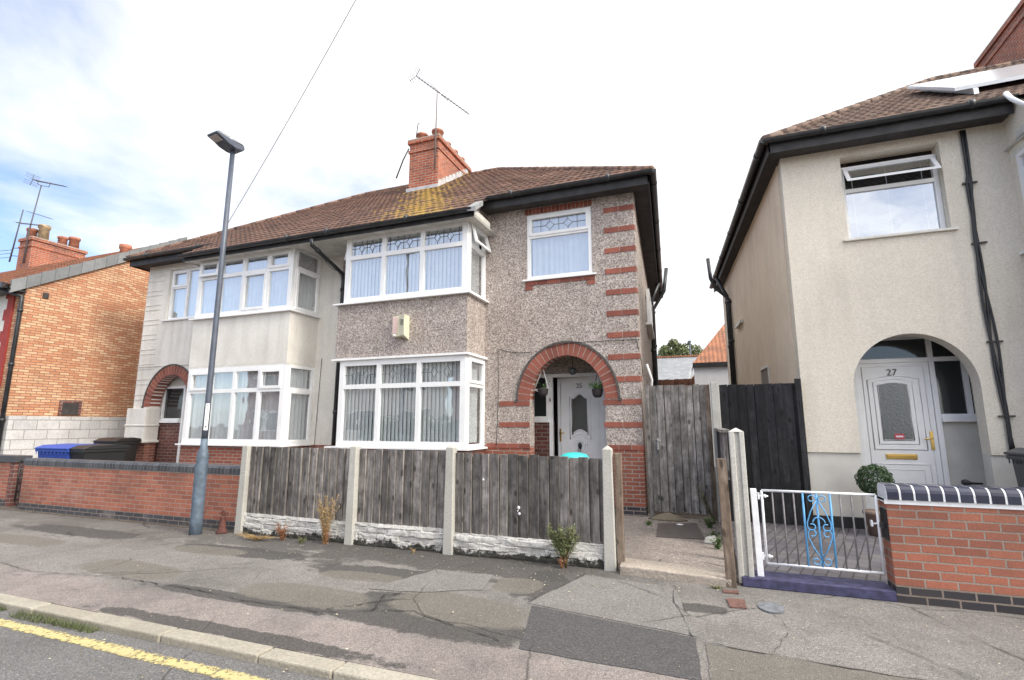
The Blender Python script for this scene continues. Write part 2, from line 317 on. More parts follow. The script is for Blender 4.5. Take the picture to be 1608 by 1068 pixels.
# ---------------------------------------------------------------- ground, road, pavement
def asphalt(name, c0, c1, sc=150, spots=0.25, dirt=(0.05, 0.045, 0.042), dirtamt=0.5, seam=None, pink=None):
    t = NT(name); P, N = t.pos(); p = t.xyz(P)
    v = t.n('ShaderNodeTexVoronoi', {'Vector': P, 'Scale': sc}); s = t.xyz(v.outputs['Color'])
    c = t.ramp(s[0], [(0.0, c0), (0.6, c1), (0.93, tuple(min(1, x * 1.25) for x in c1)), (1.0, tuple(min(1, x * 1.9) for x in c1))])
    big = t.noise(P, 0.9, 7, 0.62); mid = t.noise(P, 4.5, 6, 0.7)
    if pink:
        band = t.math('ADD', p[1], t.math('MULTIPLY', t.math('SUBTRACT', t.noise(P, 1.6, 4), 0.5), 0.5))
        c = t.mix(t.ramp(t.math('SUBTRACT', band, 3.0), [(0.0, 0.7), (0.42, 0.7), (0.58, 0.0)]), c, t.ramp(s[1], [(0.0, tuple(x * 0.55 for x in pink)), (0.6, pink), (1.0, tuple(min(1, x * 1.6) for x in pink))]))
        # grime where nobody walks, along the fences
        lim = t.math('ADD', p[1], t.math('MULTIPLY', t.math('SUBTRACT', t.noise(t.scale(P, (0.6, 1.0, 1.0)), 2.2, 6, 0.7), 0.5), 2.6))
        m = t.ramp(t.math('SUBTRACT', lim, 4.4), [(0.42, 0.0), (0.62, 0.85)])
        m = t.math('MULTIPLY', m, t.ramp(t.math('MULTIPLY', t.math('ADD', p[0], 7.0), 0.1), [(0.0, 0.55), (0.3, 1.0), (0.55, 1.0), (0.68, 0.12)]))
        c = t.mix(m, c, t.ramp(s[2], [(0.0, (0.035, 0.032, 0.030)), (0.8, (0.075, 0.068, 0.062)), (1.0, (0.16, 0.15, 0.14))]))
    c = t.mix(t.math('MULTIPLY', t.ramp(big, [(0.42, 0.0), (0.70, 1.0)]), dirtamt), c, dirt)
    c = t.mix(t.math('MULTIPLY', t.ramp(mid, [(0.52, 0.0), (0.72, 1.0)]), dirtamt * 0.7), c, dirt)
    c = t.mix(t.math('MULTIPLY', t.ramp(mid, [(0.25, 1.0), (0.42, 0.0)]), 0.25), c, tuple(min(1, x * 1.5) for x in c1))
    if pink:
        def region(c, cx_, cy_, rx_, ry_, c0_, c1_, ns=1.0, amp=.9, rot=0.0):
            dx = t.math('SUBTRACT', p[0], cx_); dy = t.math('SUBTRACT', t.math('SUBTRACT', p[1], cy_), t.math('MULTIPLY', dx, rot))
            d = t.math('POWER', t.math('ADD', t.math('POWER', t.math('ABSOLUTE', t.math('DIVIDE', dx, rx_)), 3.0), t.math('POWER', t.math('ABSOLUTE', t.math('DIVIDE', dy, ry_)), 3.0)), .333)
            d = t.math('ADD', d, t.math('MULTIPLY', t.math('SUBTRACT', edge, .5), amp))
            return t.mix(t.ramp(d, [(0.88, 0.9), (1.0, 0.0)]), c, t.ramp(s[1], [(0.0, c0_), (0.8, c1_), (1.0, tuple(min(1, x * 1.7) for x in c1_))]))
        edge = t.noise(P, 3.4, 9, 0.72)
        OL = ((0.115, 0.105, 0.088), (0.155, 0.143, 0.124)); RT = ((0.036, 0.034, 0.033), (0.075, 0.069, 0.065))
        for a in ((-2.35, 3.72, 1.25, .24, -.06), (-4.0, 3.60, 1.1, .10, -.02), (-1.52, 4.86, .26, .48, -.2), (-5.3, 4.84, .95, .20, .02), (-3.25, 4.66, .72, .24, .0), (-3.4, 3.03, 1.5, .09, .0), (-2.68, 4.05, .30, .20, .0), (-8.4, 4.9, 1.3, .22, 0.0), (1.6, 3.4, .6, .10, -.1), (-.2, 4.75, .3, .12, 0.0)):
            c = region(c, *a[:4], *RT, rot=a[4], amp=1.5)
        for a in ((-2.02, 4.06, .66, .33, -.12), (-3.45, 3.88, .72, .25, -.02), (-5.75, 3.88, .75, .24, -.05), (-1.74, 4.80, .24, .24, 0.0), (-3.3, 4.52, .5, .14, .05), (-5.7, 4.75, .55, .17, .02), (-8.5, 4.3, .8, .2, 0.0)):
            c = region(c, *a[:4], *OL, rot=a[4], amp=.7)
    # hairline cracks
    cv = t.n('ShaderNodeTexVoronoi', {'Vector': t.mix(0.12, P, t.noise(P, 2.0, 4, out='Color')), 'Scale': 0.75}, feature='DISTANCE_TO_EDGE')
    cr = t.ramp(cv.outputs['Distance'], [(0.0, 1.0), (0.006, 0.0)])
    cr = t.math('MULTIPLY', cr, t.ramp(t.noise(P, 0.8, 2), [(0.48, 0.0), (0.56, 0.8)]))
    c = t.mix(cr, c, (0.02, 0.018, 0.016))
    t.bump(t.math('ADD', t.math('MULTIPLY', v.outputs['Distance'], -1.0), t.math('MULTIPLY', mid, 1.5)), 0.006)
    return t.done(c, 0.9)
M['pave'] = asphalt('pavement_asphalt', (0.128, 0.119, 0.111), (0.232, 0.218, 0.205), pink=(0.285, 0.24, 0.225))
M['road'] = asphalt('road_asphalt', (0.085, 0.083, 0.083), (0.165, 0.160, 0.158), dirtamt=0.3)
M['newtar'] = asphalt('fresh_tar', (0.045, 0.043, 0.044), (0.088, 0.084, 0.086), dirtamt=0.15)
M['olive'] = asphalt('smooth_old_tar', (0.125, 0.116, 0.098), (0.165, 0.153, 0.134), sc=170, dirtamt=0.3)
M['lighttar'] = asphalt('pale_worn_tar', (0.13, 0.122, 0.115), (0.215, 0.204, 0.195), dirtamt=0.2)
M['path'] = asphalt('path_concrete', (0.16, 0.135, 0.12), (0.29, 0.25, 0.225), sc=85, dirtamt=0.35)
M['drive'] = brickmat('blue_brick_paving', (0.085, 0.08, 0.09), (0.115, 0.105, 0.115), (0.045, 0.042, 0.042), dirt=0.25)
# paving courses run in x and y on the flat drive
def pavers():
    t = NT('drive_block_paving'); P, N = t.pos(); p = t.xyz(P)
    v = t.comb(t.math('ADD', p[1], t.math('MULTIPLY', p[0], 0.3)), t.math('SUBTRACT', p[0], t.math('MULTIPLY', p[1], 0.3)))
    b = t.n('ShaderNodeTexBrick', {'Vector': v, 'Scale': 1.0, 'Mortar Size': 0.006, 'Brick Width': 0.22, 'Row Height': 0.11, 'Color1': (0.10, 0.095, 0.115), 'Color2': (0.15, 0.14, 0.15), 'Mortar': (0.035, 0.032, 0.032)})
    g = t.noise(P, 2.0, 6, 0.65)
    c = t.mix(t.ramp(g, [(0.45, 0.0), (0.7, 0.6)]), b.outputs['Color'], (0.05, 0.045, 0.045))
    t.bump(t.math('MULTIPLY', b.outputs['Fac'], -1.0), 0.006); return t.done(c, 0.6)
M['drive'] = pavers()
M['soil'] = asphalt('garden_soil', (0.05, 0.04, 0.03), (0.11, 0.09, 0.07), sc=40)
M['kerb'] = toned('kerb_stone', (0.30, 0.275, 0.22), (0.40, 0.37, 0.31), sc=45, var=0.35, bump=0.006)
M['bluestep'] = plain('blue_painted_concrete', (0.055, 0.055, 0.125), 0.75, var=0.5, sc=14)
M['patchline'] = plain('tar_crack_filler', (0.030, 0.028, 0.028), 0.7, var=0.4, sc=30)

def plane(name, x0, x1, y0, y1, z, mat, nx=1, ny=1):
    m = MB(); m.quad((x0, y0, z), (x1, y0, z), (x1, y1, z), (x0, y1, z)); return m.build(name, mat)
def structure(o): o['kind'] = 'structure'; return o
structure(plane('ground', -400, 400, -300, 600, -0.09, M['soil']))
structure(plane('road', -60, 40, -3.4, 2.86, -0.045, M['road']))
m = MB(); m.box(-60, 40, 2.95, 5.62, -0.085, 0.0)
pavement = structure(m.build('pavement', M['pave']))
m = MB(); m.box(-60, 40, -6.0, -3.4, -0.085, 0.02); structure(m.build('opposite_pavement', M['pave']))
m = MB(); m.box(-60, 40, 5.62, 30, -0.085, 0.006); structure(m.build('front_garden_ground', M['soil']))
m = MB()
x = -16.0
while x < 8:
    L = 0.92 if rnd() < .7 else 0.6
    j = rnd(-.006, .006); yj = rnd(-.006, .006)
    m.box(x + .006, x + L - .006, 2.80 + yj, 2.948, -0.08, 0.004 + j, rnd())
    x += L
structure(m.build('kerb', M['kerb'], bevel=0.012))
# irregular repair patches, sheets 4 mm above the pavement
def blob(name, pts, mat, z, jit=0.03, n=7, parent=None):
    out = []
    for i, a in enumerate(pts):
        b = pts[(i + 1) % len(pts)]
        for k in range(n):
            t = k / n; out.append((a[0] + (b[0] - a[0]) * t + rnd(-jit, jit), a[1] + (b[1] - a[1]) * t + rnd(-jit, jit)))
    m = MB(); m.add([(p[0], p[1], z) for p in out], [tuple(range(len(out)))]); return m.build(name, mat, parent)
PZ = [0.0030]
def patch(pts, mat, z=0.004, jit=0.02, n=6):
    PZ[0] += .0006; z = PZ[0]
    return blob('repair_patch', pts, M[mat], z, jit, n, pavement)
patch([(-1.27, 3.50), (-1.44, 4.33), (-0.15, 4.11), (-0.10, 3.47)], 'newtar', 0.008, 0.006)
patch([(-1.5, 4.36), (-1.22, 5.34), (-0.36, 5.24), (-0.14, 4.13)], 'lighttar', 0.004, 0.01)
patch([(-3.0, 4.20), (-2.72, 4.98), (-2.08, 5.0), (-1.98, 4.55), (-2.6, 4.26)], 'lighttar', 0.004, 0.02)
patch([(-0.06, 3.40), (-0.08, 4.02), (1.2, 3.94), (2.4, 3.85), (2.4, 3.3)], 'olive', 0.004, 0.012)
m = MB()
def crack(pts, w=0.012, z=0.0095):
    P = []
    for a, b in zip(pts, pts[1:]):
        n = max(2, int(math.dist(a, b) / 0.07))
        P += [(a[0] + (b[0] - a[0]) * k / n + rnd(-.014, .014), a[1] + (b[1] - a[1]) * k / n + rnd(-.014, .014)) for k in range(n)]
    P.append(pts[-1])
    for a, b in zip(P, P[1:]):
        dx, dy = b[0] - a[0], b[1] - a[1]; L = math.hypot(dx, dy) or 1; q = rnd(.1, 1.1) * w / 3; nx, ny = -dy / L * q, dx / L * q
        m.quad((a[0] + nx, a[1] + ny, z), (a[0] - nx, a[1] - ny, z), (b[0] - nx, b[1] - ny, z), (b[0] + nx, b[1] + ny, z))
crack([(-5.5, 3.62), (-4.3, 3.62), (-3.85, 3.57), (-3.0, 3.57), (-2.62, 3.75), (-2.3, 3.85), (-1.7, 3.66), (-1.3, 3.52)], 0.02)
crack([(-2.62, 3.75), (-2.75, 4.1), (-2.6, 4.25)], 0.03); crack([(-3.0, 3.62), (-2.75, 3.9), (-2.55, 4.1)], 0.02)
crack([(-0.36, 5.3), (-0.33, 4.8), (-0.17, 4.12)], 0.012); crack([(-0.09, 4.04), (0.6, 3.97), (1.5, 3.9)], 0.016)
crack([(1.0, 4.6), (1.25, 4.3), (1.42, 4.05), (2.0, 3.9)], 0.012); crack([(-6.6, 3.3), (-5.4, 3.9), (-4.6, 4.6)], 0.014)
crack([(-1.22, 5.36), (-1.5, 4.36)], 0.012); crack([(0.36, 5.2), (0.5, 4.5), (0.3, 3.9)], 0.008); crack([(-8, 3.6), (-6.6, 3.45), (-5.5, 3.62)], 0.012)
m.build('pavement_crack', M['patchline'], pavement)
M['rough'] = asphalt('broken_dark_tar', (0.040, 0.037, 0.035), (0.085, 0.078, 0.072), sc=60, dirtamt=0.4)
# road marking: one worn yellow line
t = NT('worn_yellow_paint'); P, N = t.pos(); a = t.noise(P, 26, 6, 0.75); b = t.noise(P, 3.5, 4); p = t.xyz(P)
yc = t.math('ABSOLUTE', t.math('SUBTRACT', p[1], 2.615))
ok = t.math('SUBTRACT', t.math('ADD', t.math('MULTIPLY', a, 0.9), t.math('MULTIPLY', b, 0.35)), t.math('MULTIPLY', t.math('POWER', t.math('DIVIDE', yc, 0.065), 3.0), 0.26))
mask = t.ramp(ok, [(0.48, 0.0), (0.60, 1.0)])
t.set(t.p.inputs['Base Color'], t.mix(t.ramp(b, [(0.4, 0.0), (0.7, 1.0)]), (0.50, 0.42, 0.18), (0.40, 0.35, 0.19))); t.p.inputs['Roughness'].default_value = 0.8
tr = t.n('ShaderNodeBsdfTransparent'); mx = t.n('ShaderNodeMixShader', {0: mask, 1: tr.outputs[0], 2: t.p.outputs[0]}); t.t.links.new(mx.outputs[0], t.out.inputs[0])
M['yellow'] = t.m
structure(plane('yellow_line', -30, 20, 2.54, 2.69, -0.041, M['yellow']))
# concrete path of the middle house with its raised edging
m = MB(); m.box(-0.86, 0.14, 5.70, 9.0, 0.0, 0.05); m.box(-1.9, -0.86, 5.74, 9.0, 0.0, 0.05); structure(m.build('path', M['path']))
m = MB(); vs = []
N_ = 24
m.add([(-0.90, 5.50, 0), (0.15, 5.42, 0), (0.15, 5.42, 0.075), (-0.90, 5.50, 0.085), (-0.90, 5.80, 0.095), (0.15, 5.72, 0.09), (-0.90, 5.80, 0), (0.15, 5.72, 0)],
      [(0, 1, 2, 3), (3, 2, 5, 4), (0, 3, 4, 6), (1, 7, 5, 2), (6, 4, 5, 7)])
edg = m.build('path_edging', toned('path_edging_concrete', (0.40, 0.345, 0.29), (0.46, 0.40, 0.34), sc=35, var=0.45, bump=0.01), bevel=0.012); structure(edg)
m = MB(); m.box(0.24, 6.5, 5.72, 9.6, 0.0, 0.06); structure(m.build('driveway', M['drive']))
m = MB(); m.box(0.245, 1.455, 5.50, 5.80, 0.0, 0.088); structure(m.build('painted_step', M['bluestep'], bevel=0.008))

# ---------------------------------------------------------------- windows
def window(parent, T, u0, u1, v0, v1, cols=(), tr=None, border=0.075, bar=0.085, lead=0, glass='glass', blind=None, sashes=(), trcols=None, name='window', depth=0.07, open_top=None, bz=None, blind_w=0.10, tilt=0.26):
    """T maps (u along, w into the house, v up) to the world. sashes: (ucell index, 't' or 'b')"""
    f = MB(T)
    f.box(u0, u1, 0, depth, v0, v0 + border); f.box(u0, u1, 0, depth, v1 - border, v1)
    f.box(u0, u0 + border, 0, depth, v0 + border, v1 - border); f.box(u1 - border, u1, 0, depth, v0 + border, v1 - border)
    edges = [u0 + border - bar / 2] + list(cols) + [u1 - border + bar / 2]
    for c in cols: f.box(c - bar / 2, c + bar / 2, 0.001, depth, v0 + border, v1 - border)
    for i in range(len(edges) - 1):
        if tr and (trcols is None or i in trcols): f.box(edges[i] + bar / 2, edges[i + 1] - bar / 2, 0.002, depth, tr - bar / 2, tr + bar / 2)
    W = f.build(name, M['upvc'], parent)
    g = MB(T); g.quad((u0 + .02, .035, v0 + .02), (u1 - .02, .035, v0 + .02), (u1 - .02, .035, v1 - .02), (u0 + .02, .035, v1 - .02))
    if open_top is not None:      # leave the opened light without fixed glass
        g = MB(T); top = tr
        e = [u0 + .02] + list(cols) + [u1 - .02]
        for i in range(len(e) - 1):
            g.quad((e[i], .035, v0 + .02), (e[i + 1], .035, v0 + .02), (e[i + 1], .035, top), (e[i], .035, top))
            if i != open_top: g.quad((e[i], .036, top), (e[i + 1], .036, top), (e[i + 1], .036, v1 - .02), (e[i], .036, v1 - .02))
    g.split('pane', M[glass], W) if open_top is not None else g.build('pane', M[glass], W)
    for (ci, wh) in sashes:
        a, b = edges[ci] + bar / 2 - .02, edges[ci + 1] - bar / 2 + .02
        if wh == 't': z0, z1 = tr + bar / 2 - .02, v1 - border + .02
        elif wh == 'b': z0, z1 = v0 + border - .02, (tr - bar / 2 + .02 if tr else v1 - border + .02)
        else: z0, z1 = v0 + border - .02, v1 - border + .02
        s = MB(T); q = .055; o = -0.018
        opened = open_top == ci and wh == 't'
        if opened:
            hinge = z1; h = z1 - z0
            def T2(u, w, v, T=T, hinge=hinge): # swing outwards about the top edge
                dz = v - hinge; return T(u, w * math.cos(tilt) + dz * math.sin(tilt) - .02, hinge + dz * math.cos(tilt) + w * math.sin(tilt))
            s = MB(T2)
        s.box(a, b, o, .03, z0, z0 + q); s.box(a, b, o, .03, z1 - q, z1); s.box(a, a + q, o, .03, z0 + q, z1 - q); s.box(b - q, b, o, .03, z0 + q, z1 - q)
        sh = s.build('casement', M['upvc'], W)
        if opened:
            gg = MB(T2); gg.quad((a + q - .01, .012, z0 + q - .01), (b - q + .01, .012, z0 + q - .01), (b - q + .01, .012, z1 - q + .01), (a + q - .01, .012, z1 - q + .01)); gg.build('casement_pane', M[glass], W)
    if lead:
        l = MB(T); t0, t1 = (tr + bar / 2), v1 - border; zc = (t0 + t1) / 2; h = t1 - t0
        lw = 0.007; w0, w1 = .024, .030
        def seg(a, b):
            dx, dz = b[0] - a[0], b[1] - a[1]; L = math.hypot(dx, dz); nx, nz = -dz / L * lw / 2, dx / L * lw / 2
            pts = [(a[0] + nx, a[1] + nz), (a[0] - nx, a[1] - nz), (b[0] - nx, b[1] - nz), (b[0] + nx, b[1] + nz)]
            l.prism(pts, w0, w1, 1)
        for i in range(len(edges) - 1):
            a, b = edges[i] + bar / 2, edges[i + 1] - bar / 2; w = b - a
            if (i, 't') in sashes: a += .04; b -= .04; w = b - a; zc = (t0 + t1) / 2; h = t1 - t0 - .08
            for k in ((.1, .34, .50, .66, .9) if lead == 1 else (.16, .5, .84)): 
                if k in (.34, .66): continue
                seg((a + w * k, zc - h / 2), (a + w * k, zc + h / 2))
            dw, dh = w * .085, h * .30
            for k in (.33, .67):
                c = a + w * k
                seg((c - dw, zc), (c, zc + dh)); seg((c, zc + dh), (c + dw, zc)); seg((c + dw, zc), (c, zc - dh)); seg((c, zc - dh), (c - dw, zc))
                seg((c, zc + dh), (c, zc + h / 2)); seg((c, zc - dh), (c, zc - h / 2))
            seg((a, zc), (a + w * .33 - dw, zc)); seg((a + w * .33 + dw, zc), (a + w * .67 - dw, zc)); seg((a + w * .67 + dw, zc), (b, zc))
        l.build('leading', M['lead'], W)
    if blind == 'slats':
        s = MB(T); u = u0 + .09
        z0, z1 = (v0 + .09, v1 - .07)
        while u < u1 - .09:
            a = rnd(.022, .030)
            s.box(0, 0, 0, 0, 0, 0) if False else s.add([(u - .044, blind_w + a, z0), (u + .044, blind_w, z0), (u + .044, blind_w, z1), (u - .044, blind_w + a, z1), (u, blind_w + a / 2 - .006, z0), (u, blind_w + a / 2 - .006, z1)],
                  [(0, 4, 5, 3), (4, 1, 2, 5)], rnd())
            u += .082
        s.build('blind', M['blind'], W)
    elif blind in ('net', 'netlow'):
        s = MB(T); n = int((u1 - u0 - .16) / .018); vs = []; fs = []
        z0, z1 = (v0 + .08, v1 - .07); ph = rnd(0, 6)
        for i in range(n + 1):
            u = u0 + .08 + i * (u1 - u0 - .16) / n; w = blind_w + .02 + .016 * math.sin(u * 62 + ph + 1.3 * math.sin(u * 9)) + .01 * math.sin(u * 17)
            vs += [(u, w, z0), (u, w, z1)]
        for i in range(n): fs.append((2 * i, 2 * i + 2, 2 * i + 3, 2 * i + 1))
        s.add(vs, fs, .5, True); s.build('curtain', M['net'], W)
    elif blind == 'venetian':
        s = MB(T); z = v0 + .06
        while z < v1 - .05:
            s.add([(u0 + .06, blind_w, z), (u1 - .06, blind_w, z), (u1 - .06, blind_w + .02, z + .010), (u0 + .06, blind_w + .02, z + .010)], [(0, 1, 2, 3)]); z += .021
        for k in (.14, .5, .86): s.box(u0 + (u1 - u0) * k - .004, u0 + (u1 - u0) * k + .004, blind_w - .006, blind_w - .002, v0 + .05, v1 - .05)
        s.build('blind', M['blindgrey'], W)
    return W

# ---------------------------------------------------------------- the semi-detached house type
YF, YB = 8.67, 7.87
ARCH = dict(c=4.96, r=0.675, ry=0.80, zs=1.93)
def semi(name, label, px, s, k, ze, over, wallmat, sidemat, basemat, spec):
    """px party wall x, s = +1/-1 side, k = skew of the plan going back, ze eave height"""
    root = empty(name, (px + s * 3, YF, 0), label, 'house')
    X = lambda d: px + s * d
    T = lambda u, w, v: (X(u), YF + w, v)
    D = 6.24
    c, r, ry, zs = spec['arch']
    win = spec['win']
    B0, B1 = spec['bay']
    # --- walls
    m = MB(T)
    zt = ze + 0.12
    zb = spec['zb']
    top = zs + ry + .02
    holes = [(win[0], win[1], win[2], win[3]), (c - r, c + r, 0, top), (B0 + .1, B1 - .1, 0, 5.25)]
    m.grid(0, D, zb, zt, holes, 0, .25)
    n = 36
    for i in range(n):     # wall above the arch curve
        a0, a1 = math.pi * i / n, math.pi * (i + 1) / n
        x0, x1 = c - r * math.cos(a0), c - r * math.cos(a1); z0, z1 = zs + ry * math.sin(a0), zs + ry * math.sin(a1)
        m.add([(x0, 0, z0), (x1, 0, z1), (x1, 0, top), (x0, 0, top), (x0, .25, z0), (x1, .25, z1), (x1, .25, top), (x0, .25, top)],
              [(0, 1, 2, 3), (4, 7, 6, 5), (0, 4, 5, 1)])
    m.build('front_wall', M[wallmat], root)
    if zb > 0:
        m = MB(T); m.grid(0, D, 0, zb, [(c - r, c + r, 0, 9), (B0 + .1, B1 - .1, 0, 9)], spec.get('base_in', -.012), .25); m.split('base_wall', M[basemat], root)
    sk = lambda x, y: x - k * (y - 8.3)
    yb = 16.9
    m = MB(); x0 = X(D)
    def sidewall(mb, x0, t, za, zb_):
        a = (sk(x0, 8.3) - k * (YF - 8.3), YF + .25) if False else (x0 - k * .25, YF + .25)
        b = (x0 - k * (yb - YF), yb)
        mb.prism([a, b, (b[0] - s * t, b[1]), (a[0] - s * t, a[1])], za, zb_, 2)
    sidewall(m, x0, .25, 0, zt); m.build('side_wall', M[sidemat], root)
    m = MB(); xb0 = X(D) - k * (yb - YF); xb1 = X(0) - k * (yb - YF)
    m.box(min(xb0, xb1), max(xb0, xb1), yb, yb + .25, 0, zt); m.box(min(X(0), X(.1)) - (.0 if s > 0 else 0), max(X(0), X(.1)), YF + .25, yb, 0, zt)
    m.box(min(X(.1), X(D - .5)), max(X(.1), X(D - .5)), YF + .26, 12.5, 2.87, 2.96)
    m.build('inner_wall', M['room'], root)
    # --- porch recess
    m = MB(T); pw0, pw1 = c - .95, D - .26
    dz = spec['door']    # door frame extents
    pd = spec.get('pd', .75)
    m.grid(pw0, pw1, 0, 2.86, [(dz['f0'], dz['f1'], dz['sill'], dz['top']), (dz['d0'], dz['d1'], 0, dz['top'])], pd, pd + .2)
    m.build('porch_back_wall', M[spec.get('porchmat', wallmat)], root)
    m = MB(T); m.box(pw0 - .1, pw0, .25, pd + .2, 0, 2.86); m.box(pw1 - .02, pw1 + .015, .25, pd + .2, 0, 2.86); m.box(pw0, pw1, .252, pd + .2, 2.80, 2.858); m.split('porch_side_wall', M[spec.get('porchside', wallmat)], root)
    if spec.get('porchbrick'):
        m = MB(T); m.grid(pw0 + .001, pw1 - .03, 0, dz['sill'] - .04, [(dz['d0'] - .01, dz['d1'] + .01, 0, 9)], pd - .015, pd + .01); m.split('porch_brickwork', M['darkbrick'], root)
    # --- bay
    m = MB(T); f = YB - YF
    m.box(B0, B1, f, f + .12, 2.74, 3.79); m.box(B0, B0 + .12, f + .12, 0, 2.74, 3.79); m.box(B1 - .12, B1, f + .12, 0, 2.74, 3.79)
    m.build('bay_apron', M[wallmat], root)
    m = MB(T); m.box(B0, B1, f, f + .12, 0, 1.07); m.box(B0, B0 + .12, f + .12, 0, 0, 1.07); m.box(B1 - .12, B1, f + .12, 0, 0, 1.07)
    m.build('bay_base', M['redbrick'], root)
    for (z0, zz, nm) in ((1.07, 1.10, 'window_sill'), (3.79, 3.82, 'window_sill')):
        m = MB(T); e = .075
        m.box(B0 - e, B1 + e, f - e, f + .12, z0, zz); m.box(B0 - e, B0 + .1, f + .12, -.002, z0, zz); m.box(B1 - .1, B1 + e, f + .12, -.002, z0, zz); m.build(nm, M['upvc'], root)
    if spec.get('headtrim'):
        m = MB(T); e = .05; m.box(B0 - e, B1 + e, f - e, f + .1, 2.70, 2.738); m.box(B1 - .1, B1 + e, f + .1, -.002, 2.70, 2.738); m.box(B0 - e, B0 + .1, f + .1, -.002, 2.70, 2.738); m.build('bay_head_trim', M['upvc'], root)
        m = MB(T); m.box(B0 - .01, B1 + .03, f - .02, 0, 5.18, 5.24); m.build('bay_head_trim', M['upvc_cream'], root)
    else:
        m = MB(T); m.box(B0, B1, f, 0, 2.70, 2.738); m.box(B0, B1, f, 0, 5.18, 5.24); m.build('bay_head_trim', M['upvc_cream'], root)
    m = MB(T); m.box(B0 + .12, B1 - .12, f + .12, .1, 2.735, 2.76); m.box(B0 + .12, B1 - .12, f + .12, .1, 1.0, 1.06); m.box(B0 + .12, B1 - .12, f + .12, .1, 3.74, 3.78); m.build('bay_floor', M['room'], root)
    for lvl, (v0, v1, tr) in enumerate(((1.10, 2.70, 2.20), (3.82, 5.18, 4.74))):
        TF = lambda u, w, v: (X(u), YB + w, v)
        wl = spec.get('inset', .015)
        window(root, TF, B0 + wl, B1 - .015, v0, v1, border=.105, **{**spec['bayfront'][lvl], 'tr': tr})
        # sides: u runs back from the bay front
        for sg, edge in ((1, B1), (-1, B0)):
            TS = lambda u, w, v, sg=sg, edge=(edge if sg > 0 else edge + wl - .015): (X(edge - sg * w), YB + u, v)
            window(root, TS, .075, spec.get('sideend', .80), v0, v1, border=.06, name='side_window', **{**spec['bayside'][lvl], 'tr': tr})
    if spec.get('sideend'):
        m = MB(T); m.box(B1 - .10, B1 - .002, spec['sideend'] - .8, 0, 1.10, 2.70); m.box(B1 - .10, B1 - .002, spec['sideend'] - .8, 0, 3.82, 5.18); m.split('bay_side_wall', M[wallmat], root)
    # --- upper window
    cfg = dict(spec['topwin']); rec = cfg.pop('recess', .02)
    TW = lambda u, w, v: (X(u), YF + rec + w, v)
    window(root, TW, win[0] + .005, win[1] - .005, win[2] + .005, win[3] - cfg.pop('drop', .005), border=.06, bar=.06, **cfg)
    m = MB(T); m.box(win[0] - .07, win[1] + .07, -.05, rec + .01, win[2] - .028, win[2] + .004); m.build('window_sill', M['upvc'] if rec < .1 else M['upvc_cream'], root)
    # --- roof
    OV = D + over
    Ye, slope, run = 8.3, 0.70, 4.3
    bayL, bayR = 0.0, B1 + spec.get('bover', .22)
    zr = lambda y: ze + slope * (y - Ye)
    dy = .245
    m = MB()
    def lim(y): return (bayL, bayR) if y < Ye - 1e-6 else (0.0, OV - (y - Ye))
    def tile(xa0, xb0, xa1, xb1, y0, y1, front=True, f=None):
        if xb0 - xa0 < .01 and xb1 - xa1 < .01: return
        tn = rnd(.2, .8); j = rnd(-.004, .004); l0 = .046 + j
        P = (lambda d, y, z: (sk(X(d), y), y, z)) if f is None else f
        z0, z1 = zr(y0), zr(y1)
        m.add([P(xa0, y0, z0 + l0), P(xb0, y0, z0 + l0 + rnd(-.004, .004)), P(xb1, y1 + .02, z1 + .014 + .008), P(xa1, y1 + .02, z1 + .014 + .008), P(xa0, y0, z0 - .01), P(xb0, y0, z0 - .01)],
              [(0, 1, 2, 3), (4, 5, 1, 0)], tn)
    y = Ye - .245 * 3; row = 0
    while y < Ye + run - .01:
        y1 = min(y + dy, Ye + run); l0, l1 = lim(y), lim(y1)
        l0 = lim(y + 1e-5)
        x = 0.0 - (.15 if row % 2 else 0)
        while x < l0[1]:
            a, b = max(x, l0[0]), min(x + .30, l0[1]); a1, b1 = max(x, l1[0] if y1 < Ye else 0), min(x + .30, l1[1] if y1 > Ye + 1e-6 or y1 < Ye - 1e-6 else l0[1])
            if b > a: tile(a, b, min(a1, b1), b1, y, y1)
            x += .30
        y = y1; row += 1
    # hip side: rows rise towards the ridge; f maps (along back, inward distance)
    row = 0; yy = 0.0
    while yy < run - .01:
        y1 = min(yy + dy, run)
        x = Ye
        while x < yb + .36:
            lo0, hi0 = Ye + yy, yb + .36 - yy; lo1, hi1 = Ye + y1, yb + .36 - y1
            a, b = max(x, lo0), min(x + .3, hi0); a1, b1 = min(max(x, lo1), hi1), max(min(x + .3, hi1), lo1)
            if b > a:
                tile(a, b, a1, max(a1, b1), Ye + yy, Ye + y1, f=lambda d, y, z: (sk(X(OV - (y - Ye)), d), d, z))
            x += .3
        yy = y1
    rf = m.build('roof', M[spec['tiles']], root)
    m = MB(); zt2 = zr(Ye + run) - .02; P = lambda d, y, z: (sk(X(d), y), y, z)
    yk = yb + .36
    m.add([P(0, Ye, ze - .02), P(OV, Ye, ze - .02), P(OV - run, Ye + run, zt2), P(0, Ye + run, zt2), P(OV, yk, ze - .02), P(0, yk, ze - .02)],
          [(0, 1, 2, 3), (1, 4, 2), (4, 5, 3, 2)])
    yb0 = Ye - .735; m.add([P(bayL, yb0, zr(yb0) - .02), P(bayR, yb0, zr(yb0) - .02), P(bayR, Ye, ze - .02), P(bayL, Ye, ze - .02)], [(0, 1, 2, 3)])
    m.build('roof_light_block', M['darksoffit'], rf)  # unseen sheet added under the tiles to keep light out
    # ridge and hip tiles
    m = MB()
    def ridge(a, b):
        a, b = Vector(a), Vector(b); L = (b - a).length; n = int(L / .42)
        for i in range(n):
            p, q = a + (b - a) * (i / n), a + (b - a) * ((i + .985) / n)
            m.tube([p, q], [.075 + rnd(0, .004), .071], 8, rnd())
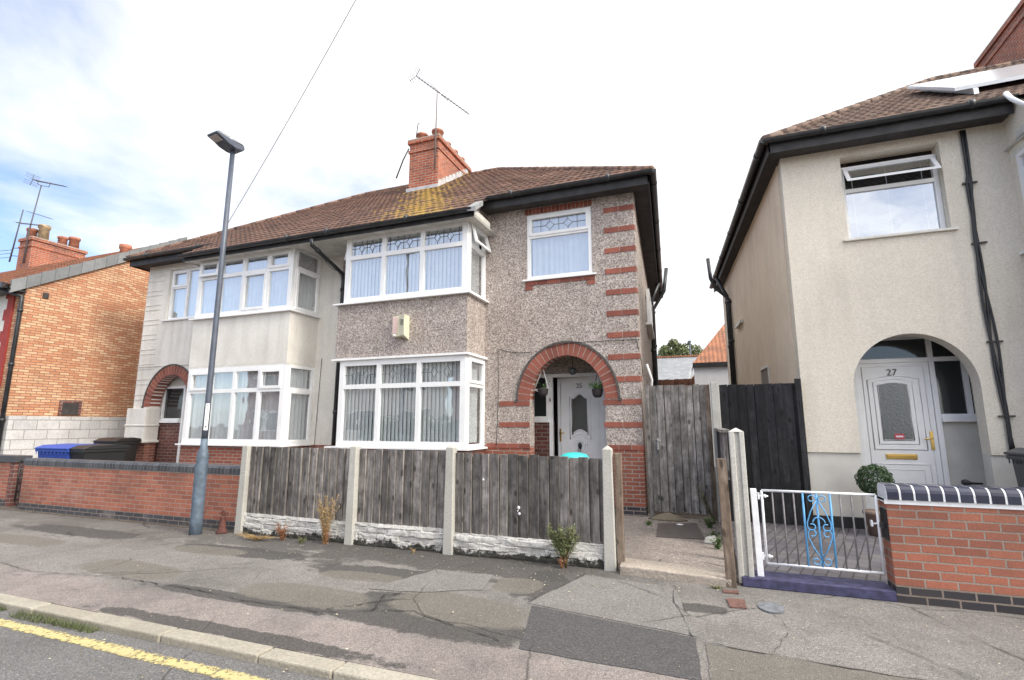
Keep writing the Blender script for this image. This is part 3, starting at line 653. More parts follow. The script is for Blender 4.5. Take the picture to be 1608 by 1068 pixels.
    top_ = P(OV - run, Ye + run, zr(Ye + run) + .0)
    ridge(P(OV, Ye, ze + .0), top_); ridge(P(0, Ye + run, zr(Ye + run)), top_); ridge(P(OV, yk, ze), P(OV - run, Ye + run + .01, zr(Ye + run)))
    m.build('ridge_tiles', M[spec['tiles']], rf)
    # --- eaves
    m = MB(T)
    fy = Ye - YF
    m.box(B1 + .02, OV - .05, fy + .05, fy + .075, ze - .21, ze - .02)
    byf = yb0 - YF; bze = zr(yb0)
    m.box(bayL, bayR, byf + .05, byf + .075, bze - .13, bze - .01)
    m2 = MB(); a = (sk(X(OV - .05), Ye), Ye + .05); b = (sk(X(OV - .05), yk), yk)
    m2.prism([a, b, (b[0] - s * .025, b[1]), (a[0] - s * .025, a[1])], ze - .20, ze - .02, 2)
    m.build('fascia', M['fascia'], root); m2.build('side_fascia', M['fascia'], root)
    m = MB()
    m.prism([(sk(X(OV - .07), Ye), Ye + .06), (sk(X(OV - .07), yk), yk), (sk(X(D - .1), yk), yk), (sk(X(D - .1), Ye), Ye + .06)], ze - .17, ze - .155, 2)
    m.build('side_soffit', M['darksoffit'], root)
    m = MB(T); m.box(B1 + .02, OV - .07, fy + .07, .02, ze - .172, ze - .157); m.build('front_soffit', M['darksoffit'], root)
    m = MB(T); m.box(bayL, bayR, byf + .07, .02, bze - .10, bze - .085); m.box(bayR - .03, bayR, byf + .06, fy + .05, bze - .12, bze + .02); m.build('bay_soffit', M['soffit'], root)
    # triangular wall piece between the bay window head and the roof
    m = MB(T); zz = lambda y_: ze - .04 + slope * (y_ + YF - Ye)
    m.prism([(f, 5.19), (0, 5.19), (0, zz(0)), (f, max(5.2, zz(f)))], B1 - .10, B1 - .003, 0)
    m.build('bay_cheek_wall', M[wallmat], root)
    # gutters: open half rounds
    def gut(pts):
        g = MB(); rr = .062; n = 7
        pts = [Vector(p) for p in pts]; vs = []; fs = []
        d = (pts[-1] - pts[0]).normalized(); side = Vector((d.y, -d.x, 0))
        for p in pts:
            for q, R_ in ((0, rr), (1, rr - .006)):
                for i in range(n):
                    a = math.pi * i / (n - 1); vs.append(tuple(p + side * (R_ * math.cos(a)) - Vector((0, 0, R_ * math.sin(a)))))
        for i in range(len(pts) - 1):
            b = i * 2 * n; e = b + 2 * n
            for j in range(n - 1): fs += [(b + j, b + j + 1, e + j + 1, e + j), (b + n + j + 1, b + n + j, e + n + j, e + n + j + 1)]
            fs += [(b, e, e + n, b + n), (b + n - 1, b + 2 * n - 1, e + 2 * n - 1, e + n - 1)]
        fs += [tuple(range(n))[::-1], tuple(range((len(pts) - 1) * 2 * n, (len(pts) - 1) * 2 * n + n))]
        g.add(vs, fs, .5, False)
        L = (pts[-1] - pts[0]).length; kx = .5
        while kx < L:     # unions / brackets
            p = pts[0] + d * kx; g.tube([p - d * .03 - Vector((0, 0, .004)), p + d * .03 - Vector((0, 0, .004))], .068, 12); kx += 1.8
        return g
    gz = ze - .01
    ga = gut([T(bayR - .05, fy - .02, gz), T(OV + .02, fy - .02, gz)]); ga.build('gutter', M['gutter'], root)
    gb = gut([T(bayL, byf - .02, bze - .01), T(bayR, byf - .02, bze - .01)]); gb.build('gutter', M['gutter'], root)
    gc = gut([(sk(X(OV), Ye) + s * .02, Ye - .05, gz), (sk(X(OV), yk) + s * .02, yk, gz)]); gc.build('gutter', M['gutter'], root)
    return root, X, T, sk
def brickrow(mb, u0, u1, w0, w1, z0, z1, L=.225, gap=.010):
    n = max(1, round((u1 - u0) / L)); L = (u1 - u0) / n
    for i in range(n): mb.box(u0 + i * L + gap / 2, u0 + (i + 1) * L - gap / 2, w0, w1, z0, z1, rnd())
def arch_ring(T, c, r, ry, zs, th, w0, w1, root, n=25, cap=True):
    m = MB(T); mo = MB(T)
    P = lambda a, rr: (c - (r + rr) * math.cos(a), zs + (ry + rr) * math.sin(a))
    for i in range(n):
        a0 = math.pi * i / n + .008; a1 = math.pi * (i + 1) / n - .008
        m.prism([P(a0, 0), P(a1, 0), P(a1, th), P(a0, th)], w0, w1, 1, rnd())
    N2 = 48
    for i in range(N2):
        a0, a1 = math.pi * i / N2, math.pi * (i + 1) / N2
        mo.prism([P(a0, .012), P(a1, .012), P(a1, th - .003), P(a0, th - .003)], w0 + .003, w1 - .002, 1)
    ar = m.build('brick_arch', M['bricku'], root); mo.build('arch_mortar', M['mortar'], ar)
    if cap:
        k = MB(T)
        for i in range(N2):
            a0, a1 = math.pi * i / N2, math.pi * (i + 1) / N2
            k.prism([P(a0, th), P(a1, th), P(a1, th + .035), P(a0, th + .035)], w0 - .012, w0 + .05, 1, .3)
        k.box(c - r - th - .06, c - r - th + .0, w0 - .012, w0 + .05, zs - .03, zs + .012); k.box(c + r + th, c + r + th + .06, w0 - .012, w0 + .05, zs - .03, zs + .012)
        k.build('arch_drip_course', plain('dark_cement_fillet', (0.10, 0.095, 0.09), .9, var=.4, sc=20), ar)
def downpipe(root, pts, r=.034, name='downpipe', mat='gutter'):
    m = MB(); m.tube(pts, r, 10)
    for p, q in zip(pts, pts[1:]):
        p, q = Vector(p), Vector(q); L = (q - p).length
        if L > 1:
            for k in range(int(L / 1.3) + 1):
                c = p + (q - p) * min(.98, (k + .15) * 1.3 / L); d = (q - p).normalized() * .035; m.tube([c - d, c + d], r * 1.3, 10)
    return m.build(name, M[mat], root)
def swirl(c, r0, turns, ax, n=24, flip=1):   # flat scroll points in x,z
    return [(c[0] + flip * r0 * (1 - .72 * i / n) * math.cos(2 * math.pi * turns * i / n + ax), c[1], c[2] + r0 * (1 - .72 * i / n) * math.sin(2 * math.pi * turns * i / n + ax)) for i in range(n + 1)]
# ---------------------------------------------------------------- house 25
def tilemat(name, lichen=False, base=((0.15, 0.075, 0.052), (0.26, 0.145, 0.105))):
    t = NT(name); P, N = t.pos(); p = t.xyz(P); a = t.noise(P, 2.2, 6, 0.7); b = t.noise(P, 30, 4)
    c = t.mix(t.tone(), base[0], base[1])
    c = t.mix(t.ramp(a, [(0.42, 0.0), (0.7, 0.7)]), c, (0.06, 0.045, 0.04))
    c = t.mix(t.math('MULTIPLY', t.ramp(b, [(0.4, 1.0), (0.6, 0.0)]), 0.4), c, (0.05, 0.038, 0.032))
    c = t.mix(t.math('MULTIPLY', t.ramp(b, [(0.58, 0.0), (0.72, 1.0)]), 0.35), c, (0.36, 0.30, 0.25))
    if lichen:
        m = t.math('SUBTRACT', 1.0, t.math('MULTIPLY', t.math('ABSOLUTE', t.math('ADD', t.math('ADD', p[0], 4.9), t.math('MULTIPLY', t.math('SUBTRACT', p[1], 8.0), 0.50))), 0.62))
        m = t.math('ADD', m, t.math('MULTIPLY', t.math('SUBTRACT', t.noise(P, 5.5, 5, 0.75), 0.5), 4.0))
        c = t.mix(t.ramp(m, [(0.60, 0.0), (0.95, 0.8)]), c, (0.40, 0.255, 0.055))
    # interlocking profile: shallow rolls down the slope
    t.bump(t.math('ADD', t.math('MULTIPLY', t.math('SINE', t.math('MULTIPLY', p[0], 42.0)), 1.0), b), 0.01)
    return t.done(c, 0.88)
M['tiles25'] = tilemat('lichened_roof_tiles', True); M['tiles27'] = tilemat('brown_roof_tiles', base=((0.16, 0.10, 0.075), (0.27, 0.185, 0.145)))
M['orangetiles'] = tilemat('orange_roof_tiles', base=((0.36, 0.13, 0.06), (0.48, 0.20, 0.10)))

spec25 = dict(inset=.125, arch=(4.96, .675, .78, 1.93), win=(4.24, 5.48, 4.16, 5.44), bay=(.6, 3.4), zb=1.12, door=dict(f0=4.06, f1=5.9, d0=4.46, d1=5.50, sill=1.58, top=2.46), porchbrick=True, headtrim=True,
    bayfront=[dict(cols=(1.6, 2.45), lead=1, glass='glass_low', blind='slats', name='window'), dict(cols=(1.6, 2.45), lead=1, blind='slats')],
    bayside=[dict(blind='net', sashes=((0, 't'),), glass='glass_low'), dict(blind='net', sashes=((0, 't'),), open_top=0)],
    topwin=dict(tr=5.0, sashes=((0, 't'),), lead=2, blind='net', recess=.01), tiles='tiles25')
H25, X25, T25, sk25 = semi('pebbledash_house', 'middle house in brown pebbledash with red brick bands, 25 on its door', -7.2, 1, .06, 5.75, .36, 'dash', 'dash', 'redbrick', spec25)
m = MB(T25)
for k in range(9):
    z = 5.26 - .381 * k
    brickrow(m, 5.70 if k < 8 else 5.72, 6.243, -.010, .02, z, z + .095, .27)
for k in range(9):
    z = 5.26 - .381 * k
    m.box(6.2, 6.246, .02, .12, z, z + .095, rnd())
for z in (1.452, 1.83):
    brickrow(m, 3.69, 4.285, -.010, .02, z, z + .09, .27); brickrow(m, 5.60, 6.243, -.010, .02, z, z + .09, .27)
brickrow(m, 3.45, 4.285, -.022, .02, 1.085, 1.165, .22); brickrow(m, 5.635, 6.26, -.022, .02, 1.085, 1.165, .22)
brickrow(m, 4.20, 5.50, -.010, .02, 5.445, 5.56, .078)          # soldier course over the window
brickrow(m, 4.21, 5.52, -.012, .02, 4.05, 4.128, .22)
m.box(4.21, 4.35, -.012, .02, 3.965, 4.042, rnd()); m.box(5.38, 5.52, -.012, .02, 3.965, 4.042, rnd())
bb = m.split('brick_band', M['bricku'], H25, bevel=.003)
m = MB(T25)
for k in range(9):
    z = 5.26 - .381 * k; m.box(5.705, 6.238, -.004, .01, z + .002, z + .093)
for z in (1.452, 1.83): m.box(3.70, 4.28, -.004, .01, z + .002, z + .088); m.box(5.61, 6.24, -.004, .01, z + .002, z + .088)
m.box(4.205, 5.495, -.004, .01, 5.447, 5.558); m.box(4.215, 5.515, -.005, .01, 4.053, 4.126); m.box(3.46, 4.28, -.016, .01, 1.088, 1.162); m.box(5.64, 6.25, -.016, .01, 1.088, 1.162)
m.split('band_mortar', M['mortar'], H25)
arch_ring(T25, 4.96, .675, .78, 1.93, .225, -.012, .26, H25)
# door, frame, side lights
def porch_frame(root, T, w, x0, x1, xd0, xd1, zs, zt, glass, sides, ztop=None):
    m = MB(T); b = .065
    m.box(x0, x1, w, w + .08, zt - b, zt)
    for x in (xd0, xd1): m.box(x - b / 2, x + b / 2, w, w + .08, 0.02, zt - b)
    if ztop: m.box(x0, x1, w, w + .08, ztop - .05, ztop)
    if ztop:
        for x in (xd0, xd1): m.box(x - b / 2, x + b / 2, w, w + .08, zt, ztop - .05)
    for (a, c) in sides:
        m.box(a, c, w - .04, w + .08, zs - .03, zs + .035); m.box(a, c, w - .012, w + .08, zs + .035, zs + .085)
        e = .055 if c <= xd0 + .2 else 0
    fr = m.build('door_frame', M['upvc'], root, bevel=.004)
    g = MB(T)
    for (a, c) in sides:
        g.quad((a, w + .04, zs + .05), (c, w + .04, zs + .05), (c, w + .04, zt - .03), (a, w + .04, zt - .03))
        if ztop: g.quad((a, w + .041, zt - .03), (c, w + .041, zt - .03), (c, w + .041, ztop - .03), (a, w + .041, ztop - .03))
    if ztop: g.quad((xd0, w + .042, zt - .03), (xd1, w + .042, zt - .03), (xd1, w + .042, ztop - .03), (xd0, w + .042, ztop - .03))
    g.split('pane', M[glass], fr); return fr
fr = porch_frame(H25, T25, .72, 4.06, 5.9, 4.46, 5.48, 1.57, 2.46, 'darkpane', ((4.06, 4.43), (5.51, 5.9)))
m = MB(T25); m.box(4.372, 4.43, .715, .80, 1.65, 2.40); m.box(5.51, 5.56, .715, .80, 1.65, 2.40); m.split('side_light_frame', M['upvc'], fr)
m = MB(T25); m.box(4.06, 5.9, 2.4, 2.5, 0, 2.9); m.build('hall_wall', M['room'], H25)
HX, HY = X25(5.445), YF + .75
ang = R(13)
def TD(u, w, v):     # u from hinge to the left, w inwards
    x, y = -u, w
    return (HX + x * math.cos(ang) + y * math.sin(ang) * 1, HY - x * math.sin(ang) + y * math.cos(ang), v)
DW = .94
def outline(pts, T, w, r, mb, close=True):
    q = [T(p[0], w, p[1]) for p in pts]
    if close: q.append(q[0])
    mb.tube(q, r, 6)
m = MB(TD); m.box(0, DW, 0, .055, .05, 2.40)
dr = m.build('door', M['upvc'], H25, bevel=.004)
uc = DW / 2 - .01
def cathedral(w0, z0, z1, dip):   # glass outline: shaped top, concave bottom
    pts = [(uc - w0, z0)]
    pts += [(uc - w0 + 2 * w0 * i / 12, z0 + dip * math.sin(math.pi * i / 12)) for i in range(1, 12)]
    pts += [(uc + w0, z0), (uc + w0, z1)]
    pts += [(uc + w0 - 2 * w0 * i / 16, z1 + .085 * (.5 - .5 * math.cos(2 * math.pi * i / 16)) ** 1.1) for i in range(1, 16)]
    return pts + [(uc - w0, z1)]
m = MB(TD)
outline(cathedral(.205, 1.27, 2.03, .07), TD, -.004, .014, MB()) 
mm = MB(); outline(cathedral(.165, 1.31, 1.99, .09), TD, -.004, .014, mm); outline(cathedral(.215, 1.22, 2.03, .10), TD, -.002, .008, mm)
outline([(uc + .10 * math.cos(a * .3142), 1.10 + .10 * math.sin(a * .3142)) for a in range(20)], TD, -.004, .011, mm)
outline([(uc + .145 * math.cos(a * .3142), 1.10 + .13 * math.sin(a * .3142)) for a in range(20)], TD, -.002, .008, mm)
outline([(uc - .22, .30), (uc + .22, .30), (uc + .22, .96), (uc + .12, .96), (uc + .06, .92), (uc, .91), (uc - .06, .92), (uc - .12, .96), (uc - .22, .96)], TD, -.002, .009, mm)
outline([(.07, .12), (DW - .07, .12), (DW - .07, 2.33), (.07, 2.33)], TD, -.001, .006, mm)
mm.build('moulding', M['upvc'], dr)
g = MB(TD); g.prism(cathedral(.158, 1.315, 1.985, .09), -.003, .001, 1); g.build('pane', M['obscure'], dr)
k = MB(TD)
kp = MB(); c0 = TD(uc, -.03, 1.11); kp.lathe((c0[0], c0[1], c0[2]), [(0.001, -.062), (.022, -.055), (.034, -.02), (.038, .015), (.030, .045), (.012, .058), (.001, .06)], 12, sy=.7)
q0 = TD(uc, -.05, 1.06); kp.tube([(q0[0] + .026 * math.cos(a * .4), q0[1], q0[2] - .02 + .030 * math.sin(a * .4)) for a in range(17)], .006, 6)
kp.build('knocker', plain('dark_iron', (.05, .055, .055), .4, .7), dr)
h = MB(TD); h.box(DW - .075, DW - .040, -.012, .0, 1.18, 1.42); hp = [TD(DW - .058, -.012, 1.34), TD(DW - .058, -.045, 1.34), TD(DW - .16, -.05, 1.345)]
h2 = MB(); h2.tube(hp, .010, 8); h.v += h2.v; b0 = len(h.v) - len(h2.v); h.f += [[b0 + i for i in f] for f in h2.f]; h.tn += h2.tn; h.sm += h2.sm
h.build('handle', M['brass'], dr)
c0 = TD(uc, -.012, 2.225); text('25', .125, plain('dark_numerals', (.10, .09, .08), .4), 'number', dr, H25.location, c0, -ang)
m = MB(T25); m.box(4.445, 4.462, .70, .715, 1.93, 2.0); m.build('doorbell', M['black'], fr)
# alarm box
m = MB(T25); m.box(1.93, 2.07, YB - YF - .10, YB - YF, 3.08, 3.46); m.add([(2.07, -.90, 3.09), (2.235, -.98, 3.09), (2.235, -.98, 3.47), (2.07, -.90, 3.47), (2.07, -.8, 3.09), (2.235, -.8, 3.02), (2.235, -.8, 3.47), (2.07, -.8, 3.47)],
      [(0, 1, 2, 3), (4, 7, 6, 5), (0, 4, 5, 1), (3, 2, 6, 7), (1, 5, 6, 2), (0, 3, 7, 4)])
al = m.build('alarm_box', plain('yellowed_plastic', (.66, .64, .47), .5, var=.08), H25, bevel=.008)
m = MB(T25); m.box(1.945, 2.05, -.912, -.90, 3.14, 3.44); m.build('alarm_lens', plain('pale_pink_lens', (.68, .50, .46), .4, var=.06), al)
m = MB(T25)
for i in range(5): m.box(2.13, 2.20, -.975 + .004 * i, -.955, 3.37 - .022 * i, 3.376 - .022 * i)
m.build('alarm_vent', M['black'], al)
m = MB(); m.lathe(T25(1.995, -.915, 3.10), [(.001, -.03), (.025, -.02), (.032, 0), (.025, .02), (.001, .03)], 12); m.build('alarm_sensor', plain('white_lens', (.75, .75, .75), .2), al)
# cables, pipes
def wire(root, pts, r=.006, name='cable', sag=0, mat='black'):
    out = []
    for a, b in zip(pts, pts[1:]):
        for i in range(6):
            t_ = i / 6; out.append((a[0] + (b[0] - a[0]) * t_, a[1] + (b[1] - a[1]) * t_, a[2] + (b[2] - a[2]) * t_ - sag * math.sin(math.pi * t_)))
    out.append(pts[-1]); m = MB(); m.tube(out, r, 5); return m.build(name, M[mat], root)
wire(H25, [(-3.55, 8.645, 1.13), (-3.52, 8.65, 2.0), (-3.53, 8.65, 2.89)]); wire(H25, [(-3.53, 8.65, 2.89), (-2.87, 8.65, 2.80)], sag=.04)
wire(H25, [(-2.55, 8.645, 2.86), (-2.18, 8.645, 2.93), (-1.42, 8.65, 2.925), (-.95, 8.65, 2.92)])
wire(H25, [(-1.0, 8.655, 2.9), (-.935, 8.70, 2.5), (-.945, 8.9, 2.3)])
downpipe(H25, [(-7.03, 7.50, 5.10), (-7.03, 7.52, 4.98), (-7.12, 8.58, 4.70), (-7.12, 8.60, 4.55), (-7.14, 8.60, .1)], .04)
wire(H25, [(-7.7, 8.63, 5.13), (-7.3, 8.63, 4.8), (-6.98, 8.63, 4.55)], sag=.06); wire(H25, [(-7.65, 8.63, .9), (-7.6, 8.64, 2.9)])
# side wall: window, rainwater and soil pipes
xs = lambda y: -.96 - .06 * (y - 8.67)
TSD = lambda u, w, v: (xs(u) + .10 - w, u, v)
window(H25, TSD, 12.3, 14.4, 3.92, 4.75, cols=(13.3,), tr=None, blind='net', name='side_window')
m = MB(TSD); m.box(12.25, 14.45, -.03, .12, 3.86, 3.92); m.box(12.3, 14.4, .002, .1, 3.92, 4.75) if False else None; m.build('window_sill', M['upvc'], H25)
downpipe(H25, [(xs(15) + .3, 15.0, 5.6), (xs(15) + .08, 15.0, 5.1), (xs(15) + .08, 15.0, 0.1)], .06)
downpipe(H25, [(xs(15) + .08, 15.4, 1.0), (xs(15) + .08, 15.4, 4.9), (xs(15) + .42, 15.4, 5.45), (xs(15) + .52, 15.4, 6.15)], .055, 'soil_pipe')
m = MB(); m.tube([(-.90, 9.0, 1.6), (-.80, 8.9, 2.25), (-.86, 8.75, 2.50)], .02, 8); m.build('waste_pipe', M['upvc'], H25)
# chimney
def chimney(root, x0, x1, y0, y1, z0, z1, pots, mat='chimbrick'):
    m = MB(); m.box(x0, x1, y0, y1, z0, z1 - .36)
    m.box(x0 - .03, x1 + .03, y0 - .03, y1 + .03, z1 - .36, z1 - .29); m.box(x0, x1, y0, y1, z1 - .29, z1 - .10)
    m.box(x0 - .05, x1 + .05, y0 - .05, y1 + .05, z1 - .10, z1)
    c = m.build('chimney', M[mat], root)
    m = MB(); m.box(x0 - .045, x1 + .045, y0 - .045, y1 + .045, z1, z1 + .035); m.build('flaunching', M['mortar'], c)
    for (px, py, h, r, mt) in pots:
        m = MB(); m.lathe((px, py, z1 + .02), [(r * .95, 0), (r * .86, h * .75), (r * .98, h * .78), (r * 1.06, h * .86), (r * 1.06, h), (r * .78, h), (r * .72, h * .3)], 16); m.build('chimney_pot', M[mt], c)
    return c
M['pot'] = plain('terracotta_pot', (.40, .16, .10), .85, var=.4, sc=8); M['potbuff'] = plain('buff_pot', (.40, .31, .20), .85, var=.4, sc=8)
ch = chimney(H25, -7.15, -6.27, 11.05, 13.0, 7.3, 9.18, [(-6.92, 11.3, .27, .16, 'pot'), (-6.45, 11.32, .30, .16, 'pot'), (-6.5, 11.9, .26, .14, 'pot'), (-6.5, 12.35, .26, .14, 'pot'), (-6.5, 12.8, .26, .14, 'pot'), (-6.95, 12.2, .2, .14, 'pot')])
m = MB(); 
for i in range(9):
    y = 11.06 + i * .2; z = 5.75 + .7 * (y - 8.3) + .03
    m.add([(-6.262, y, z), (-6.262, y + .2, z + .14), (-6.262, y + .2, z + .30), (-6.262, y + .03, z + .16 + .06), (-6.255, y, z), (-6.255, y + .2, z + .14), (-6.255, y + .2, z + .30), (-6.255, y + .03, z + .22)], [(4, 5, 6, 7), (0, 3, 2, 1), (0, 4, 7, 3), (3, 7, 6, 2)])
m.box(-7.2, -6.23, 11.0, 11.045, 7.60, 7.78)
m.build('lead_flashing', plain('pale_lead', (.50, .50, .52), .55, var=.3), ch)
# verge slates at the end of the bay eave
m = MB(); 
for i in range(2):
    y = 7.50 + i * .17; z = 5.17 + i * .12
    m.add([(-3.66, y, z), (-3.50, y, z - .03), (-3.50, y + .165, z + .09), (-3.66, y + .165, z + .12), (-3.66, y, z + .06), (-3.50, y, z + .06), (-3.50, y + .165, z + .18), (-3.66, y + .165, z + .18)],
          [(0, 3, 2, 1), (4, 5, 6, 7), (0, 1, 5, 4), (1, 2, 6, 5), (2, 3, 7, 6), (3, 0, 4, 7)])
m.build('verge_cap', M['lichen_lead'], H25)

# ---------------------------------------------------------------- house 23
spec23 = dict(arch=(4.96, .675, .78, 1.93), win=(4.24, 5.45, 4.10, 5.42), bay=(.6, 3.35), zb=1.08, base_in=-.01, pd=.34, door=dict(f0=4.1, f1=5.72, d0=4.2, d1=4.9, sill=1.58, top=2.46), porchbrick=True, porchmat='smooth_render', porchside='smooth_render',
    bayfront=[dict(cols=(1.29, 1.98, 2.66), glass='glass_low', blind='netlow', sashes=((0, 't'), (3, 't'))), dict(cols=(1.29, 1.98, 2.66), blind='net', sashes=((0, 't'), (1, 'b'), (3, 't')), open_top=3, tilt=.12)],
    bayside=[dict(blind='net', glass='glass_low', sashes=((0, 'b'),)), dict(blind='net', sashes=((0, 'b'),))],
    topwin=dict(tr=4.95, cols=(4.85,), trcols=(1,), sashes=((1, 't'),), blind='net', recess=.06), tiles='tiles25')
H23, X23, T23, sk23 = semi('white_rendered_house', 'off-white rendered house joined to the left of the pebbledash house', -7.2, -1, .06, 5.75, .36, 'white_render', 'white_render', 'redbrick', spec23)
arch_ring(T23, 4.96, .675, .78, 1.93, .225, -.012, .26, H23)
m = MB(T23); m.box(5.62, 6.30, -.10, .27, 1.08, 1.90); m.box(5.60, 6.32, -.115, .28, 1.46, 1.50); m.box(5.58, 6.33, -.125, .29, 1.06, 1.12)
m.build('gate_pier_block', M['white_render'], H23, bevel=.01)
m = MB(T23)
for k in range(10):
    z = 5.28 - .381 * k
    if z > 1.9: m.box(5.66, 6.26, -.012, .02, z, z + .008); m.box(5.66, 6.26, -.012, .02, z - .12, z - .113)
m.box(4.0, 6.25, -.018, .02, 2.93, 2.945)
m.split('render_band', M['white_render'], H23)
fr = porch_frame(H23, T23, .31, 4.88, 5.72, 4.2, 4.9, 1.57, 2.46, 'darkpane', ((4.98, 5.72),))
m = MB(T23); m.box(5.60, 5.72, .30, .39, 1.65, 2.40); m.split('side_light_frame', M['upvc'], fr)
m = MB(T23); m.box(4.235, 4.865, .34, .39, .05, 2.40); m.build('door', M['upvc'], H23)
# ---------------------------------------------------------------- house 27
spec27 = dict(bover=.05, sideend=.66, arch=(4.83, .735, .755, 2.03), win=(4.16, 5.42, 4.27, 5.62), bay=(.6, 3.39), zb=1.10, base_in=.03, pd=.64, door=dict(f0=3.95, f1=5.42, d0=4.42, d1=5.40, sill=1.58, top=2.84), porchmat='smooth_render', porchside='smooth_render',
    bayfront=[dict(cols=(1.3, 2.0, 2.7), blind='net'), dict(cols=(1.3, 2.0, 2.7), blind='net')],
    bayside=[dict(blind='net'), dict(blind='net')],
    topwin=dict(tr=5.10, sashes=((0, 't'),), open_top=0, tilt=.62, blind='venetian', recess=.13, drop=.12, blind_w=.08), tiles='tiles27')
H27, X27, T27, sk27 = semi('cream_rendered_house', 'cream rendered house with plain arched porch and 27 on its door', 7.63, -1, .075, 5.93, .25, 'cream', 'bounce_render', 'smooth_render', spec27)
m = MB(T27); m.box(5.60, 6.23, -.02, .26, 0, .21); m.box(3.4, 4.06, -.02, .26, 0, .21); m.split('plinth', M['black'], H27)
fr = porch_frame(H27, T27, .60, 3.95, 5.42, 4.40, 5.40, 1.57, 2.50, 'darkpane', ((3.95, 4.37),), 2.84)
m = MB(T27); m.box(3.98, 4.04, .595, .68, 1.65, 2.44); m.split('side_light_frame', M['upvc'], fr)
m = MB(T27); m.box(3.6, 6.0, 2.4, 2.5, 0, 2.9); m.build('hall_wall', M['room'], H27)
D0 = 4.435
TD7 = lambda u, w, v: T27(5.365 - u, .625 + w, v)      # u from the left edge of the door to the right
m = MB(TD7); m.box(0, .93, 0, .055, .07, 2.45); dr = m.build('door', M['upvc'], H27, bevel=.004)
mm = MB()
def archbox(a, b, z0, z1, rise): return [(a, z0), (b, z0), (b, z1)] + [(b + (a - b) * i / 10, z1 + rise * math.sin(math.pi * i / 10)) for i in range(1, 10)] + [(a, z1)]
for (a, b, z0, z1, rs, r) in ((.26, .64, 1.27, 2.10, .035, .012), (.20, .70, 1.21, 2.14, .05, .007), (.13, .79, 1.13, 2.18, .055, .009), (.12, .80, .25, .92, 0, .008), (.20, .72, .33, .84, 0, .006), (.07, .86, .13, 2.38, 0, .006)):
    outline(archbox(a, b, z0, z1, rs), TD7, -.002, r, mm)
mm.build('moulding', M['upvc'], dr)
g = MB(TD7); g.prism(archbox(.27, .63, 1.28, 2.09, .035), -.003, .001, 1); g.build('pane', M['obscure'], dr)
m = MB(TD7); m.box(.26, .65, -.014, .0, .99, 1.065); m.box(.275, .635, -.02, -.014, 1.005, 1.05); m.build('letterbox', M['brass'], dr, bevel=.004)
m = MB(TD7); m.box(.835, .875, -.012, 0, 1.13, 1.40); q = [TD7(.855, -.012, 1.30), TD7(.855, -.05, 1.30), TD7(.75, -.055, 1.29)]; t2 = MB(); t2.tube(q, .011, 8)
b0 = len(m.v); m.v += t2.v; m.f += [[b0 + i for i in f] for f in t2.f]; m.tn += t2.tn; m.sm += t2.sm; m.build('handle', M['brass'], dr, bevel=.003)
m = MB(TD7); m.box(.40, .52, -.008, -.004, 1.285, 1.365); st = m.build('sticker', plain('red_sticker', (.55, .06, .10), .5), dr)
m = MB(TD7); m.box(.415, .505, -.011, -.009, 1.312, 1.335); m.build('sticker_print', M['upvc'], st)
c0 = TD7(.46, -.012, 2.285); text('27', .14, plain('grey_numerals', (.12, .115, .10), .4), 'number', dr, H27.location, c0)
m = MB(TD7); m.box(-.03, -.018, -.02, 0, .6, .7) ; m.build('hinge', M['upvc'], dr)
# black hose reel stub on the porch side
m = MB(); m.tube([(3.52, 8.98, .70), (3.40, 8.98, .70), (3.33, 8.98, .71), (3.29, 8.98, .71)], [.012, .018, .045, .03], 10); m.build('wall_tap', M['black'], H27)
# cables down the front and a cable bundle
for (dx, amp, ph) in ((0, .03, 0), (.03, .035, 2.0), (-.02, .02, 4.0)):
    pts = []
    for i in range(34):
        z = 5.72 - i * (5.72 - 1.15) / 33
        pts.append((3.73 + dx * .5 + .02 * math.sin(z * 1.4) + amp * math.sin(z * 2.2 + ph) * (1 if z < 4.9 else .3), 8.645 - abs(dx) * .3, z))
    m = MB(); m.tube(pts, .017, 6); m.build('cable', M['black'], H27)
m = MB()
for z in (4.9, 4.0, 2.6, 1.6): m.box(3.66, 3.83, 8.625, 8.66, z, z + .02)
m.split('cable_clip', M['black'], H27)
xs7 = lambda y: 1.39 - .075 * (y - 8.67)
downpipe(H27, [(xs7(15.6) - .30, 15.6, 5.75), (xs7(15.6) - .06, 15.6, 5.2), (xs7(15.6) - .06, 15.6, .1)], .05)
downpipe(H27, [(xs7(15) - .08, 15.2, 1.0), (xs7(15) - .08, 15.2, 5.0), (xs7(15) - .40, 15.2, 5.35), (xs7(15) - .52, 15.2, 5.65), (xs7(15) - .56, 15.2, 6.25)], .05, 'soil_pipe')
TS7 = lambda u, w, v: (xs7(u) + w, u, v)
m = MB(TS7); m.box(13.4, 14.3, -.08, .05, 3.98, 4.05); m.build('window_sill', M['upvc_cream'], H27)
m = MB(TS7); m.box(13.5, 14.2, -.004, .05, 4.05, 5.1); m.build('side_window', M['bounce_render'], H27)
m = MB(TS7); m.box(10.9, 11.7, -.004, .05, 1.9, 2.6); m.build('side_window', M['room'], H27)
m = MB(TS7); m.box(10.86, 10.93, -.02, .05, 1.86, 2.62); m.box(10.93, 11.7, -.02, .05, 2.60, 2.66); m.build('side_window_frame', M['upvc_cream'], H27)
